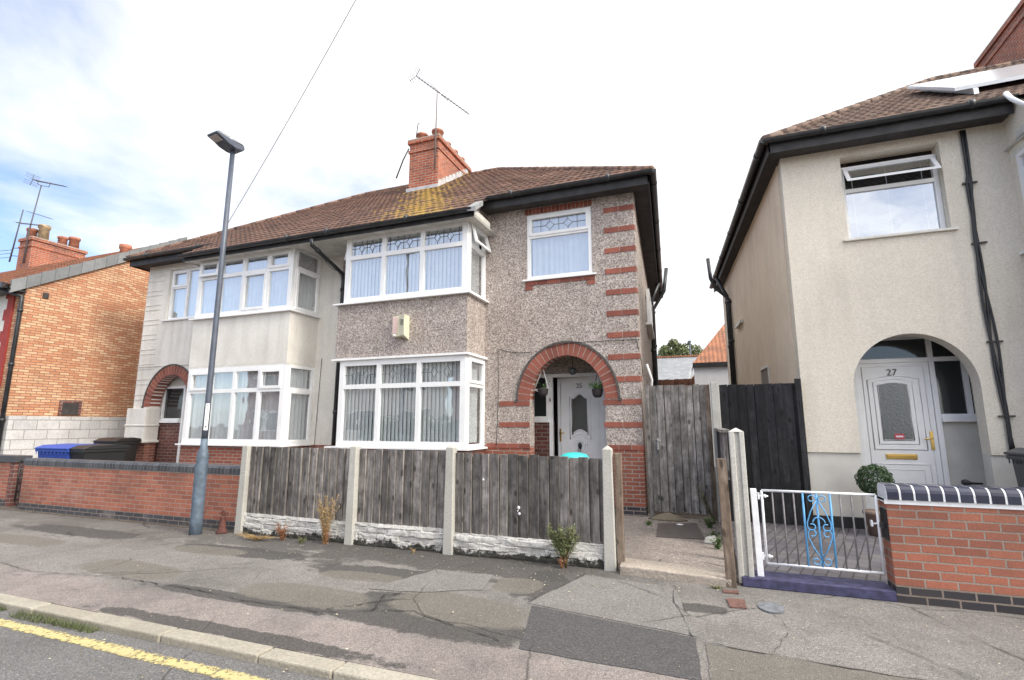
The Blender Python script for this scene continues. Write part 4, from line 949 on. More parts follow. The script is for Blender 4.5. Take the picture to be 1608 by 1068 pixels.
# chimney and solar panels
chimney(H27, 7.3, 8.3, 12.4, 15.6, 7.5, 10.95, [], 'chimbrick')
M['panel'] = plain('solar_glass', (.55, .57, .60), .12, var=.05)
def roofT(u, w, v): return (u, v, 5.93 + .7 * (v - 8.3) + w)
m = MB(roofT)
m.box(3.5, 7.9, 9.3, 9.34, .16, .20) if False else m.add([roofT and (3.9, .14, 9.0), (7.6, .14, 9.0), (7.6, .14, 10.6), (3.9, .14, 10.6), (3.9, .20, 9.0), (7.6, .20, 9.0), (7.6, .20, 10.6), (3.9, .20, 10.6)],
      [(0, 3, 2, 1), (4, 5, 6, 7), (0, 1, 5, 4), (1, 2, 6, 5), (2, 3, 7, 6), (3, 0, 4, 7)])
m.build('solar_panel', M['panel'], H27)
m = MB(roofT)
for u in (4.1, 5.2, 6.4):
    m.add([(u, .04, 8.95), (u + .06, .04, 8.95), (u + .06, .04, 10.6), (u, .04, 10.6), (u, .137, 8.95), (u + .06, .137, 8.95), (u + .06, .137, 10.6), (u, .137, 10.6)], [(0, 3, 2, 1), (4, 5, 6, 7), (0, 1, 5, 4), (1, 2, 6, 5), (2, 3, 7, 6), (3, 0, 4, 7)])
m.split('panel_rail', plain('aluminium_rail', (.55, .56, .58), .4, .8), H27)
m = MB(); m.tube([(4.05, 8.12, 5.90), (4.05, 8.02, 5.75), (4.14, 7.98, 5.62), (4.3, 7.95, 5.58)], .03, 8); m.build('gutter_elbow', M['upvc'], H27)

# ---------------------------------------------------------------- house 21 (orange gable)
H21 = empty('orange_brick_house', (-18, 7.0, 0), 'house at far left with a windowless orange and yellow brick gable wall', 'house')
GX = -15.3; m = MB()
y0, y1, ry_, ez, rz = 7.03, 14.7, 10.86, 4.92, 7.30
m.prism([(y0, 0), (y1, 0), (y1, ez), (ry_, rz), (y0, ez)], GX - .3, GX, 0); m.build('gable_wall', M['orangebrick'], H21)
m = MB(); m.box(-27, GX - .3, y0, y0 + .3, 0, 4.9); m.build('front_wall', M['orangebrick'], H21)
m = MB(); m.box(-27, GX - .62, y0 - .02, y0 + .0, 3.0, 4.8)
for i in range(7): pass
m.build('painted_render', M['upvc_cream'], H21)
m = MB()
for i in range(9): m.box(GX - .60 + (.0 if i % 2 else -.1), GX - .36, y0 - .035, y0, 2.4 + i * .27, 2.67 + i * .27, rnd())
m.build('painted_quoin', plain('red_masonry_paint', (.34, .04, .03), .7, var=.2), H21)
m = MB(); sl_ = (rz - ez) / (ry_ - y0); 
for i in range(19):
    t0, t1 = i / 19, (i + 1) / 19; ya, yb_ = 6.62 + (ry_ - 6.62) * t0, 6.62 + (ry_ - 6.62) * t1; za, zb_ = rz - (ry_ - ya) * sl_ + .06, rz - (ry_ - yb_) * sl_ + .06
    xx = -27.0
    while xx < GX + .04:
        m.add([(xx, ya, za + .035), (min(xx + .3, GX + .05), ya, za + .035), (min(xx + .3, GX + .05), yb_, zb_ + .01), (xx, yb_, zb_ + .01), (xx, ya, za), (min(xx + .3, GX + .05), ya, za)], [(0, 1, 2, 3), (4, 5, 1, 0)], rnd()); xx += .3
m.add([(-27, ry_, rz + .07), (GX + .05, ry_, rz + .07), (GX + .05, 15.1, ez - .1), (-27, 15.1, ez - .1)], [(0, 1, 2, 3)])
m.build('roof', M['orangetiles'], H21)
m = MB(); n = 15
for i in range(n):
    t0, t1 = i / n, (i + .97) / n; ya, yb_ = 6.72 + (ry_ - 6.72) * t0, 6.72 + (ry_ - 6.72) * t1; f_ = lambda y: rz - (ry_ - y) * sl_
    m.prism([(ya, f_(ya) - .14), (yb_, f_(yb_) - .14), (yb_, f_(yb_) + .16), (ya, f_(ya) + .18)], GX + .003, GX + .07, 0, rnd())
m.build('verge_tiles', toned('grey_verge_unit', (.17, .18, .19), (.25, .26, .27), sc=12, var=.25), H21)
m = MB(); m.box(-27, GX - .02, 6.58, 6.70, 4.70, 4.82); m.box(-27, GX + .06, 6.72, 7.03, 4.66, 4.70); m.build('gutter', M['gutter'], H21)
downpipe(H21, [(GX - .3, 6.64, 4.72), (GX + .03, 6.97, 4.55), (GX + .04, 6.97, 4.4), (GX + .04, 6.97, .05)], .045)
m = MB(); m.box(GX - .02, GX + .045, 8.06, 8.55, 1.74, 2.12); hv = m.build('opening_surround', M['darkbrick'], H21)
m = MB(); m.box(GX + .04, GX + .052, 8.12, 8.48, 1.75, 2.05); m.build('blocked_vent', M['darksoffit'], hv)
m = MB(); m.box(GX - .02, GX + .02, 7.38, 7.50, 4.62, 4.76); m.build('wall_hole', M['darksoffit'], H21)
chimney(H21, -24.6, -23.8, 10.9, 12.7, 6.4, 8.62, [(-24.35, 11.1, .45, .17, 'pot'), (-24.0, 11.3, .62, .19, 'potbuff'), (-24.1, 12.0, .40, .17, 'pot'), (-24.0, 12.35, .48, .19, 'pot')])
m = MB(); m.lathe((-16.1, 9.6, 6.35), [(.15, 0), (.13, .35), (.16, .38), (.16, .5), (.1, .5)], 14); m.build('chimney_pot', M['pot'], H21)
m = MB(); m.box(-27, GX - .4, 6.2, 7.0, 2.45, 2.6); m.build('bay_roof', M['lichen_lead'], H21)
# white painted block wall at its foot
W = MB(); W.box(GX + .02, GX + .16, 7.03, 16.0, 0, 1.70); tag(W.build('block_wall', M['whiteblock'], None, (GX, 9, 0)), 'white painted concrete block wall along the foot of the orange gable', 'wall')
# ---------------------------------------------------------------- front fence of the middle house
FX = 5.66
F = empty('front_fence', (-3.6, FX, 0), 'weathered grey board fence on rock-faced gravel boards between four concrete posts', 'fence')
def board_panel(T, u0, u1, z0f, z1f, parent, mat, name='board_panel', w=.118, th=.016, wave=.008):
    m = MB(T); u = u0; i = 0; w0 = w
    bk = MB(T); bk.box(u0, u1, .045, .052, (z0f(u0) + z0f(u1)) / 2 + .02, min(z1f(u0), z1f(u1)) - .02, .0)  # dark sheet added behind the boards for the shade in their gaps
    bk.build('gap_shade_sheet', M['blackwood'], parent)
    while u < u1 - .01:
        b = min(u + w - .006, u1); d = rnd(-.004, .010); zt = z1f(u) + rnd(-wave, wave); zb = z0f(u) + rnd(-.004, .004); tn = rnd()
        lean = rnd(-.004, .004)
        m.add([(u, .018 + d, zb), (b, d - .008, zb), (b, .026 + d, zb), (u, .030 + d, zb), (u + lean, .018 + d, zt), (b + lean, d - .008, zt + rnd(-.004, .004)), (b + lean, .026 + d, zt), (u + lean, .030 + d, zt)],
              [(0, 3, 2, 1), (4, 5, 6, 7), (0, 1, 5, 4), (1, 2, 6, 5), (2, 3, 7, 6), (3, 0, 4, 7)], tn)
        wprev = w; u = b + .006; w = w0 * rnd(.86, 1.12); i += 1
    return m.build(name, M[mat], parent)
TFN = lambda u, w, v: (u, FX - .02 + w, v)
posts = [-6.19, -4.32, -2.91, -1.01]
for i, x in enumerate(posts):
    m = MB(); b, t_ = (.062, .050) ; h = (1.20, 1.215, 1.225, 1.235)[i]
    m.add([(x - b, FX - .08, -.02), (x + b, FX - .08, -.02), (x + b, FX + .05, -.02), (x - b, FX + .05, -.02), (x - t_, FX - .07, h), (x + t_, FX - .07, h), (x + t_, FX + .04, h), (x - t_, FX + .04, h), (x, FX - .015, h + .045)],
          [(0, 3, 2, 1), (0, 1, 5, 4), (1, 2, 6, 5), (2, 3, 7, 6), (3, 0, 4, 7), (4, 5, 8), (5, 6, 8), (6, 7, 8), (7, 4, 8)], rnd(.2, .9))
    m.build('concrete_post', M['concrete'], F, bevel=.008)
tops = [(1.185, 1.185), (1.175, 1.185), (1.165, 1.135)]; bots = [(.275, .265), (.268, .275), (.24, .245)]
t = NT('rock_faced_gravel_board'); P, N = t.pos(); p = t.xyz(P)
a = t.noise(P, 9, 6, .7); b_ = t.noise(P, 50, 4)
c = t.mix(t.ramp(a, [(.38, 0.0), (.66, 1.0)]), (.60, .59, .57), (.44, .43, .41))
low = t.math('ADD', p[2], t.math('MULTIPLY', t.math('SUBTRACT', a, .5), .35))
c = t.mix(t.ramp(low, [(.0, 1.0), (.055, 1.0), (.085, 0.0)]), c, (.03, .03, .025))      # ragged near-black band along the foot
c = t.mix(t.math('MULTIPLY', t.ramp(b_, [(.42, 1.0), (.55, 0.0)]), .3), c, (.12, .115, .10)); t.bump(b_, .004); M['gravelboard'] = t.done(c, .9)
for i in range(3):
    a, b = posts[i] + .055, posts[i + 1] - .055
    f1 = lambda u, a=a, b=b, i=i: tops[i][0] + (tops[i][1] - tops[i][0]) * (u - a) / (b - a)
    f0 = lambda u, a=a, b=b, i=i: bots[i][0] + (bots[i][1] - bots[i][0]) * (u - a) / (b - a)
    board_panel(TFN, a, b, f0, f1, F, 'greywood')
    m = MB(); n, h = 110, 26; vs = []; fs = []
    for j in range(h + 1):
        for k in range(n + 1):
            u = a + (b - a) * k / n; z = -.03 + (f0(u) + .03) * j / h
            q = Vector((u * 5.0, z * 13, 3.1 * i)); s_ = noise.noise(q) + .5 * noise.noise(q * 2.3)
            stone = noise.cell(Vector((u * 3.2 + (.5 if int(z / .075) % 2 else 0), z * 13.3, i))) * .020
            edge = min(1, (h - j) / 3)
            crk = .02 * max(0, .25 - abs(math.sin(z * 42 + s_ * .8))) * 4
            vs.append((u, FX - .035 - (.013 * s_ + stone * .5 + .012) * edge + crk * edge, z))
    for j in range(h):
        for k in range(n): o = j * (n + 1) + k; fs.append((o, o + 1, o + n + 2, o + n + 1))
    bs = len(vs)
    vs += [(a, FX + .02, -.03), (b, FX + .02, -.03), (b, FX + .02, f0(b)), (a, FX + .02, f0(a))]
    fs += [(bs, bs + 3, bs + 2, bs + 1), tuple([h * (n + 1) + k for k in range(n + 1)]) + (bs + 2, bs + 3)]
    m.add(vs, fs, .5); m.build('gravel_board', M['gravelboard'], F)
for (x, z, r) in ((-2.04, .565, .022), (-2.03, .50, .018), (-2.05, .53, .01), (-2.48, .86, .014)):
    m = MB(); m.lathe((x, FX - .024, z), [(.001, -r), (r * .8, -r * .4), (r, r * .5), (.001, r)], 8, sy=.35); m.build('bird_dropping', M['wpaint'], F)
m = MB(); m.box(-.935, -.865, FX - .04, FX + .03, 0, 1.19, .5); tag(m.build('timber_post', M['brownwood'], None, (-.9, FX, 0), bevel=.006), 'weathered timber post fixed right of the last concrete fence post beside the path', 'post')
# ---------------------------------------------------------------- gates and fences in the gap
G = empty('side_gate', (-.4, 8.66, 0), 'tall weathered grey board gate between the pebbledash house and the back concrete post', 'gate')
TG = lambda u, w, v: (u, 8.63 + w, v)
board_panel(TG, -.83, .10, lambda u: .14 + .0 * u, lambda u: 2.13, G, 'greywood', w=.112)
m = MB(); m.box(-.90, -.835, 8.61, 8.70, .04, 2.14); m.build('gate_post', M['greywood'], G)
m = MB(); m.box(.03, .10, 8.60, 8.63, .06, 2.12, .3); m.build('edge_board', M['brownwood'], G)
m = MB(); m.box(-.74, -.71, 8.605, 8.63, 1.10, 1.28); m.tube([(-.725, 8.60, 1.25), (-.725, 8.56, 1.25), (-.68, 8.55, 1.25)], .008, 6); m.build('latch', plain('pale_metal_latch', (.55, .55, .55), .4, .8), G)
m = MB(); m.box(.115, .235, 8.55, 8.68, 0, 2.15, .7); tag(m.build('concrete_post', M['concrete'], None, (.17, 8.6, 0), bevel=.012), 'tall concrete post standing between the grey gate and the black fence', 'post')
B_ = empty('black_fence', (.8, 8.66, 0), 'tall black stained board fence beside the cream house', 'fence')
TB = lambda u, w, v: (u, 8.62 + w, v)
board_panel(TB, .245, 1.30, lambda u: .07, lambda u: 2.115, B_, 'blackwood', w=.125, wave=.003)
m = MB(); m.box(1.30, 1.38, 8.60, 8.66, .05, 2.18, .5); m.build('fence_post', M['blackwood'], B_)
m = MB(); m.box(.26, 1.30, 8.66, 8.70, 1.7, 1.8); m.box(.26, 1.30, 8.66, 8.70, .5, .6); m.build('rail', M['blackwood'], B_)
# divider between the two front gardens
Dv = empty('dividing_fence', (.18, 7.0, 0), 'broken low board fence running back from the tall concrete post to the house line', 'fence')
TV = lambda u, w, v: (.17 + w, u, v)
board_panel(TV, 5.72, 6.9, lambda u: .95 - .10 * (u - 5.7), lambda u: 1.42 - .0 * (u - 5.7), Dv, 'greywood', w=.11)
board_panel(TV, 6.95, 8.55, lambda u: .05, lambda u: 1.40, Dv, 'blackwood', w=.11)
m = MB(); m.box(.14, .23, 5.70, 8.55, 1.42, 1.45, .7); m.build('capping_rail', M['greywood'], Dv)
m = MB(); m.box(.13, .17, 6.25, 6.33, .03, 1.10, .2); m.box(.12, .17, 5.78, 6.3, 1.0, 1.07, .2); m.build('arris_rail', M['blackwood'], Dv)
m = MB(); x = .285; y = 5.60
pl = [(x - .068, y - .07), (x - .022, y - .07), (x - .018, y - .045), (x + .02, y - .045), (x + .022, y - .07), (x + .068, y - .07), (x + .068, y + .07), (x + .02, y + .07), (x + .02, y + .045), (x - .02, y + .045), (x - .02, y + .07), (x - .068, y + .07)]
m.prism(pl, .02, 1.43, 2, .9); m.add([(x - .068, y - .07, 1.431), (x + .068, y - .07, 1.431), (x + .068, y + .07, 1.431), (x - .068, y + .07, 1.431), (x, y, 1.47)], [(0, 1, 4), (1, 2, 4), (2, 3, 4), (3, 0, 4)], .9)
tag(m.build('slotted_post', toned('pale_slotted_concrete', (.50, .49, .455), (.56, .55, .515), sc=40, var=.3), None, (x, y, 0), bevel=.006), 'tall pale slotted concrete post left of the white and blue gate', 'post')
m = MB(); m.add([(.10, 5.42, 0), (.19, 5.42, 0), (.19, 5.46, 0), (.10, 5.46, 0), (.085, 5.50, 1.17), (.175, 5.50, 1.17), (.175, 5.54, 1.17), (.085, 5.54, 1.17)], [(0, 3, 2, 1), (4, 5, 6, 7), (0, 1, 5, 4), (1, 2, 6, 5), (2, 3, 7, 6), (3, 0, 4, 7)], .45)
tag(m.build('timber_plank', M['brownwood'], None, (.14, 5.45, 0), bevel=.005), 'brown upright plank leaning against the tall pale concrete post', 'plank')
# white and blue iron gate
IG = empty('iron_gate', (.9, 5.60, 0), 'low white metal gate with blue scrollwork in its middle', 'gate')
gy = 5.60
m = MB(); g0, g1, zb_, zt_ = .475, 1.405, .205, .872; r = .0115
m.tube([(g0, gy, zb_), (g1, gy, zb_)], r, 8); m.tube([(g0, gy, zt_), (g1, gy, zt_)], r, 8); m.tube([(g0, gy, zb_), (g0, gy, zt_)], r, 8); m.tube([(g1, gy, zb_), (g1, gy, zt_)], r, 8)
m.build('gate_frame', M['wpaint'], IG)
M['greybar'] = plain('worn_grey_bar', (.20, .19, .20), .55, var=.3, sc=20); M['bluepaint'] = plain('sky_blue_paint', (.12, .38, .70), .45, var=.15, sc=15)
for x in (.565, .655, .745, 1.125, 1.215, 1.305):
    m = MB(); m.tube([(x, gy, zb_), (x, gy, zt_)], .0075, 8); m.build('bar', M['greybar'], IG)
for x in (.822, .935, 1.045):
    m = MB(); m.tube([(x, gy, zb_), (x, gy, zt_)], .0095, 8); m.build('bar', M['bluepaint'], IG)
sc = MB(); cxm = .935
for fl in (-1, 1):
    def S(dx, z): return (cxm + fl * dx, gy - .012, z)
    def arc(c, r_, a0, a1, n=14, shr=.0): return [S(c[0] + r_ * (1 - shr * i / n) * math.cos(R(a0 + (a1 - a0) * i / n)), c[1] + r_ * (1 - shr * i / n) * math.sin(R(a0 + (a1 - a0) * i / n))) for i in range(n + 1)]
    sc.tube(arc((.045, .815), .036, 200, -150, 18, .45) , .0055, 6)
    sc.tube([S(.008, .80), S(.06, .70), S(.095, .60)] + arc((.060, .565), .036, 10, -300, 18, .35), .0055, 6)
    sc.tube([S(.008, .29), S(.06, .38), S(.095, .47)] + arc((.060, .505), .036, -10, 300, 18, .35), .0055, 6)
    sc.tube(arc((.045, .265), .036, 160, 500, 18, .45), .0055, 6)
    sc.tube(arc((.0, .60), .05, 0, 85, 8), .0055, 6)
sc.build('scrollwork', M['bluepaint'], IG)
m = MB(); m.add([(.385, gy - .02, .085), (.44, gy - .02, .085), (.44, gy + .03, .085), (.385, gy + .03, .085), (.375, gy - .02, .885), (.43, gy - .02, .885), (.43, gy + .03, .885), (.375, gy + .03, .885)], [(0, 3, 2, 1), (4, 5, 6, 7), (0, 1, 5, 4), (1, 2, 6, 5), (2, 3, 7, 6), (3, 0, 4, 7)])
m.build('hanging_post', M['wpaint'], IG, bevel=.004)
m = MB()
for z in (.27, .82): m.tube([(.43, gy, z), (.53, gy, z)], .008, 6); m.box(.438, .455, gy - .02, gy + .02, z - .03, z + .03); m.lathe((.50, gy, z), [(.001, -.018), (.015, -.01), (.015, .01), (.001, .018)], 8)
m.build('hinge', M['wpaint'], IG)
m = MB(); m.tube([(1.36, gy, .62), (1.43, gy, .63)], .008, 6); m.box(1.345, 1.36, gy - .02, gy + .02, .60, .65); m.build('latch', M['wpaint'], IG)
m = MB(); m.box(1.405, 1.455, gy - .05, gy - .02, .60, .64); m.box(1.445, 1.458, gy - .08, gy + .08, .50, .76); m.build('latch_plate', M['black'], IG)
# ---------------------------------------------------------------- brick garden walls
RW = empty('garden_wall', (3.4, 5.56, 0), 'orange-red brick garden wall with black bullnose coping and white painted joints on the right', 'wall')
m = MB(); m.prism([(1.455, 5.50), (6.4, 5.50), (6.4, 5.72), (1.455, 5.72)], 0, .835, 2); m.build('brickwork', M['wallbrick2'], RW)
m = MB(); m.box(1.44, 6.42, 5.492, 5.50, .812, .850); m.box(1.44, 1.455, 5.50, 5.72, .825, .850); m.box(1.44, 6.42, 5.50, 5.73, .836, .850); m.build('coping_bed', M['wpaint'], RW)
m = MB(); mm = MB(); u = 1.455
prof = [(5.478, .850), (5.478, .915), (5.484, .940), (5.50, .962), (5.53, .975), (5.70, .975), (5.735, .95), (5.745, .915), (5.745, .850)]
while u < 6.3:
    e = .104
    m.prism([(a, b) for a, b in prof], u + .007, u + e - .007, 0, rnd()); u += e
mm.prism([(a + (.003 if a < 5.6 else -.003), b - .0035 if b > .9 else b) for a, b in prof], 1.46, 6.3, 0)
m.build('coping_bricks', M['blueblk'], RW, bevel=.004); mm.build('coping_joints', M['wpaint'], RW)
LW = empty('garden_wall', (-9, 5.8, 0), 'long salmon brick garden wall with blue-grey coping and a blue-grey brick foot on the left', 'wall')
wy = 5.72
m = MB(); m.box(-11.60, -6.26, wy, wy + .21, 0, .775); m.build('brickwork', M['wallbrick'], LW)
m = MB(); m.box(-11.6, -6.26, wy - .004, wy, .768, .778); m.build('coping_bed', M['mortar'], LW)
m = MB(); mm = MB(); u = -11.62
prof = [(wy - .012, .778), (wy - .012, .86), (wy + .012, .893), (wy + .20, .893), (wy + .222, .86), (wy + .222, .778)]
while u < -6.3:
    m.prism(prof, u + .006, u + .070, 0, rnd()); u += .076
mm.prism([(a + (.004 if a < wy + .1 else -.004), min(b, .888)) for a, b in prof], -11.61, -6.28, 0)
m.build('coping_bricks', M['blueu'], LW, bevel=.003); mm.build('coping_joints', plain('grey_joint', (.20, .195, .19), .9), LW)
SW = empty('garden_wall', (-13, 5.9, 0), 'short stub of brick wall with flat grey coping left of the small black gate', 'wall')
m = MB(); m.box(-15.2, -12.30, 5.85, 6.06, 0, .80); m.build('brickwork', M['wallbrick'], SW)
m = MB(); m.box(-12.30, -12.16, 5.85, 6.06, 0, .80); m.build('pier', M['black'], SW) if False else m.build('pier', M['darkbrick'], SW)
m = MB(); m.box(-15.2, -12.13, 5.82, 6.09, .80, .915, .4); m.build('coping', M['blueu'], SW)
SG = empty('iron_gate', (-11.9, 5.9, 0), 'small black wrought iron gate with scrolls at the far left', 'gate')
m = MB()
for x in (-12.10, -11.90, -11.68): m.tube([(x, 5.9, .08), (x, 5.9, .86)], .012, 6)
for z in (.12, .5, .82): m.tube([(-12.10, 5.9, z), (-11.68, 5.9, z)], .010, 6)
m.build('gate_frame', M['black'], SG)
m = MB()
for z in (.24, .40, .60, .74):
    for fl in (-1, 1): m.tube(swirl((-11.9 + fl * .09, 5.9, z), .075, 1.2, .5, flip=fl), .009, 6)
m.build('scrollwork', M['black'], SG)
structure(plane('side_path', -15.2, -6.3, 5.95, 8.6, .03, M['path']))
# ---------------------------------------------------------------- street lamp
LX, LY = -6.716, 5.36
L = empty('street_lamp', (LX, LY, 0), 'tall grey-blue street lamp with a flat lantern in front of the long brick wall', 'street lamp')
M['lampblue'] = plain('flaking_blue_paint', (.115, .155, .205), .5, var=.35, sc=14); M['lampgrey'] = plain('grey_lamp_paint', (.085, .10, .135), .4, var=.2, sc=6)
m = MB(); m.lathe((LX, LY, 0), [(.082, -.02), (.080, .2), (.076, 1.02), (.078, 1.05), (.072, 1.09), (.048, 1.18), (.044, 1.30)], 12); ba = m.build('lamp_base', M['lampblue'], L)
m = MB()
for i in range(9):
    a0, a1 = R(225 + i * 10), R(235 + i * 10); rr = .083
    m.add([(LX + rr * math.cos(a0), LY + rr * math.sin(a0), .42), (LX + rr * math.cos(a1), LY + rr * math.sin(a1), .42), (LX + rr * math.cos(a1), LY + rr * math.sin(a1), .96), (LX + rr * math.cos(a0), LY + rr * math.sin(a0), .96),
           (LX + .070 * math.cos(a0), LY + .070 * math.sin(a0), .42), (LX + .070 * math.cos(a1), LY + .070 * math.sin(a1), .42), (LX + .070 * math.cos(a1), LY + .070 * math.sin(a1), .96), (LX + .070 * math.cos(a0), LY + .070 * math.sin(a0), .96)],
          [(0, 1, 2, 3), (0, 4, 5, 1), (3, 2, 6, 7), (0, 3, 7, 4), (1, 5, 6, 2)])
m.build('access_door', M['lampblue'], ba)
m = MB(); m.lathe((LX, LY, 1.27), [(.042, 0), (.041, .6), (.037, 2.6), (.034, 4.5)], 24); m.build('lamp_pole', M['lampgrey'], L)
dirv = Vector((-.12, -.99, 0)).normalized(); pr_ = Vector((-dirv.y, dirv.x, 0))
def TH(u, w, v): q = Vector((LX, LY, 5.80)) + dirv * u + pr_ * w; return (q.x, q.y, q.z + v)
m = MB(TH); 
m.prism([(-.12, .0), (-.09, -.04), (.02, -.05), (.14, -.03), (.25, .02), (.34, .05), (.355, .07), (.34, .09), (.15, .07), (-.10, .06)], -.125, .125, 1)
# taper the tail sideways is kept square, as the lantern is
m.build('lantern_body', M['lampgrey'], L, bevel=.018)
m = MB(TH); m.prism([(.23, -.006), (.33, .038), (.33, .042), (.23, 0.0)], -.09, .09, 1); m.build('lantern_glass', plain('led_lens', (.42, .38, .36), .25), L)
m = MB(TH)
for q in (-.128, .128): m.prism([(-.08, .055), (.10, .07), (.10, .08), (-.08, .065)], q - .006, q + .006, 1); m.prism([(.14, .073), (.33, .092), (.33, .10), (.14, .083)], q - .006, q + .006, 1)
m.split('cooling_fin', plain('bare_aluminium', (.55, .56, .58), .35, .7), L)
# number strip on the pole
ca = math.atan2(-LY, -LX) ; 
def TL(u, w, v): a = ca + u / .042; return (LX + (.0415 + w) * math.cos(a), LY + (.0415 + w) * math.sin(a), v)
m = MB()
for i in range(6):
    a, b = -.026 + i * .052 / 6, -.026 + (i + 1) * .052 / 6
    for (w0,) in ((.003,),): m.add([TL(a, w0, 1.42), TL(b, w0, 1.42), TL(b, w0, 1.80), TL(a, w0, 1.80)], [(0, 1, 2, 3)])
nl = m.build('number_strip', M['wpaint'], L)
txt = 'A0529A7'
for i, ch_ in enumerate('A0531A7'):
    q = TL(0, .006, 1.765 - i * .040)
    text(ch_, .038, M['black'], 'strip_character', nl, L.location, q, ca + R(90), depth=.001)
m = MB(); q = TL(0, .004, 1.47); m.lathe(q, [(.001, -.012), (.010, -.006), (.010, .006), (.001, .012)], 10); m.build('strip_dot', M['black'], nl)
# rusty stop-tap marker
m = MB(); x, y = -6.42, 5.53
m.lathe((x, y, 0), [(.075, 0), (.07, .02), (.052, .06), (.036, .17), (.032, .20), (.038, .215), (.03, .235), (.012, .24)], 16)
m.tube([(x + .028 * math.cos(a * .45), y, .268 + .030 * math.sin(a * .45)) for a in range(15)], .010, 6)
tag(m.build('rusty_cap', plain('rusty_iron', (.12, .045, .035), .85, var=.5, sc=30), None, (x, y, 0)), 'small rusty conical iron fitting with a ring at the foot of the wall', 'iron fitting')
# covers
def flat(name, pts, mat, label, cat, z=.0065, h=.006):
    m = MB(); m.prism(pts, z - .004, z + h, 2); c = (sum(p[0] for p in pts) / len(pts), sum(p[1] for p in pts) / len(pts), 0); return tag(m.build(name, mat, None, c), label, cat)
tr_ = NT('cast_cover'); P, N = tr_.pos(); a = tr_.n('ShaderNodeTexChecker', {'Vector': P, 'Scale': 60.0}).outputs['Fac']; nn_ = tr_.noise(P, 12, 4)
c = tr_.mix(nn_, (.075, .062, .055), (.15, .13, .12)); tr_.bump(a, .004); M['castiron'] = tr_.done(c, .6)
flat('inspection_cover', [(-.68, 7.16), (-.08, 7.22), (-.20, 8.30), (-.74, 8.10)], M['castiron'], 'rectangular rusty inspection cover set in the concrete path', 'drain cover', z=.055)
flat('stopcock_cover', [(.088, 5.06), (.232, 5.09), (.235, 4.87), (.105, 4.85)], plain('rust_red_cover', (.17, .085, .07), .7, var=.5, sc=30), 'small square rust-red cover in the pavement', 'cover')
flat('round_cover', [(.425 + .10 * math.cos(i * .3142), 4.96 + .13 * math.sin(i * .3142)) for i in range(20)], plain('grey_round_lid', (.17, .18, .20), .6, var=.4, sc=20), 'round grey cover in the pavement before the blue step', 'cover')
flat('stopcock_cover', [(.06, 5.30), (.20, 5.33), (.20, 5.25), (.07, 5.23)], plain('rust_red_lid', (.15, .075, .06), .7, var=.5, sc=30), 'narrow rust-red cover tight against the foot of the brown plank', 'cover')
m = MB(); m.lathe((-.42, 8.05, .068), [(.055, 0), (.055, .006), (.001, .007)], 16); tag(m.build('bottle_top', M['upvc'], None, (-.42, 8.05, .06)), 'small white plastic lid lying on the inspection cover', 'lid')
# ---------------------------------------------------------------- bins
def wheelie(loc, rz, col, dark, label, name='wheelie_bin', h=1.07, w=.58, d=.74):
    r = empty(name, loc, label, 'wheelie bin', None); cs, sn = math.cos(rz), math.sin(rz)
    T = lambda u, q, v: (loc[0] + u * cs - q * sn, loc[1] + u * sn + q * cs, loc[2] + v)
    mt = plain(dark + '_bin_plastic', col, .45, var=.12)
    m = MB(T); a, b = w / 2, w / 2 * .86; e, f = d / 2, d / 2 * .82; hz = h - .10
    m.add([(-b, -f, .04), (b, -f, .04), (b, f, .04), (-b, f, .04), (-a, -e, hz), (a, -e, hz), (a, e, hz), (-a, e, hz)], [(0, 3, 2, 1), (0, 1, 5, 4), (1, 2, 6, 5), (2, 3, 7, 6), (3, 0, 4, 7), (4, 5, 6, 7)]); m.build('bin_body', mt, r, bevel=.02)
    m = MB(T); m.box(-a - .02, a + .02, -e - .03, e + .02, hz - .05, hz)
    for k in range(9): u = -a + .03 + k * (2 * a - .06) / 8; m.box(u - .006, u + .006, -e - .035, -e - .02, hz - .10, hz - .04)
    m.build('bin_rim', mt, r, bevel=.006)
    m = MB(T); m.prism([(-e - .045, hz + .002), (-e - .045, hz + .03), (-e + .10, hz + .085), (e * .4, hz + .10), (e + .03, hz + .07), (e + .03, hz + .002)], -a - .03, a + .03, 0)
    m.build('bin_lid', mt, r, bevel=.012)
    m = MB(T); m.tube([(-a + .03, e + .08, hz + .02), (a - .03, e + .08, hz + .02)], .016, 8); m.box(-a + .03, -a + .06, e, e + .08, hz, hz + .04); m.box(a - .06, a - .03, e, e + .08, hz, hz + .04); m.build('bin_handle', mt, r)
    for q in (-1, 1):
        m = MB(T); m.tube([(q * b, f * .8, .11), (q * (b + .05), f * .8, .11)], .10, 16); m.build('wheel', M['black'], r)
    return r
wheelie((-13.0, 7.25, .0), R(2), (.03, .085, .42), 'blue', 'blue wheelie bin behind the long salmon wall', h=1.08, w=1.0, d=.8)
wheelie((-12.35, 7.3, .0), R(-4), (.018, .019, .021), 'black', 'black wheelie bin immediately right of the blue one', h=1.08, w=.8, d=.8)
wheelie((-12.95, 8.1, .03), R(10), (.022, .019, .018), 'brownblack', 'dark brown-black wheelie bin rightmost of the three, against the porch pier', h=1.17, w=.55, d=.6)
wheelie((3.78, 7.72, .06), R(-84), (.060, .063, .070), 'grey', 'dark grey wheelie bin at the right edge beside the cream porch', h=1.18, w=.58, d=.66)
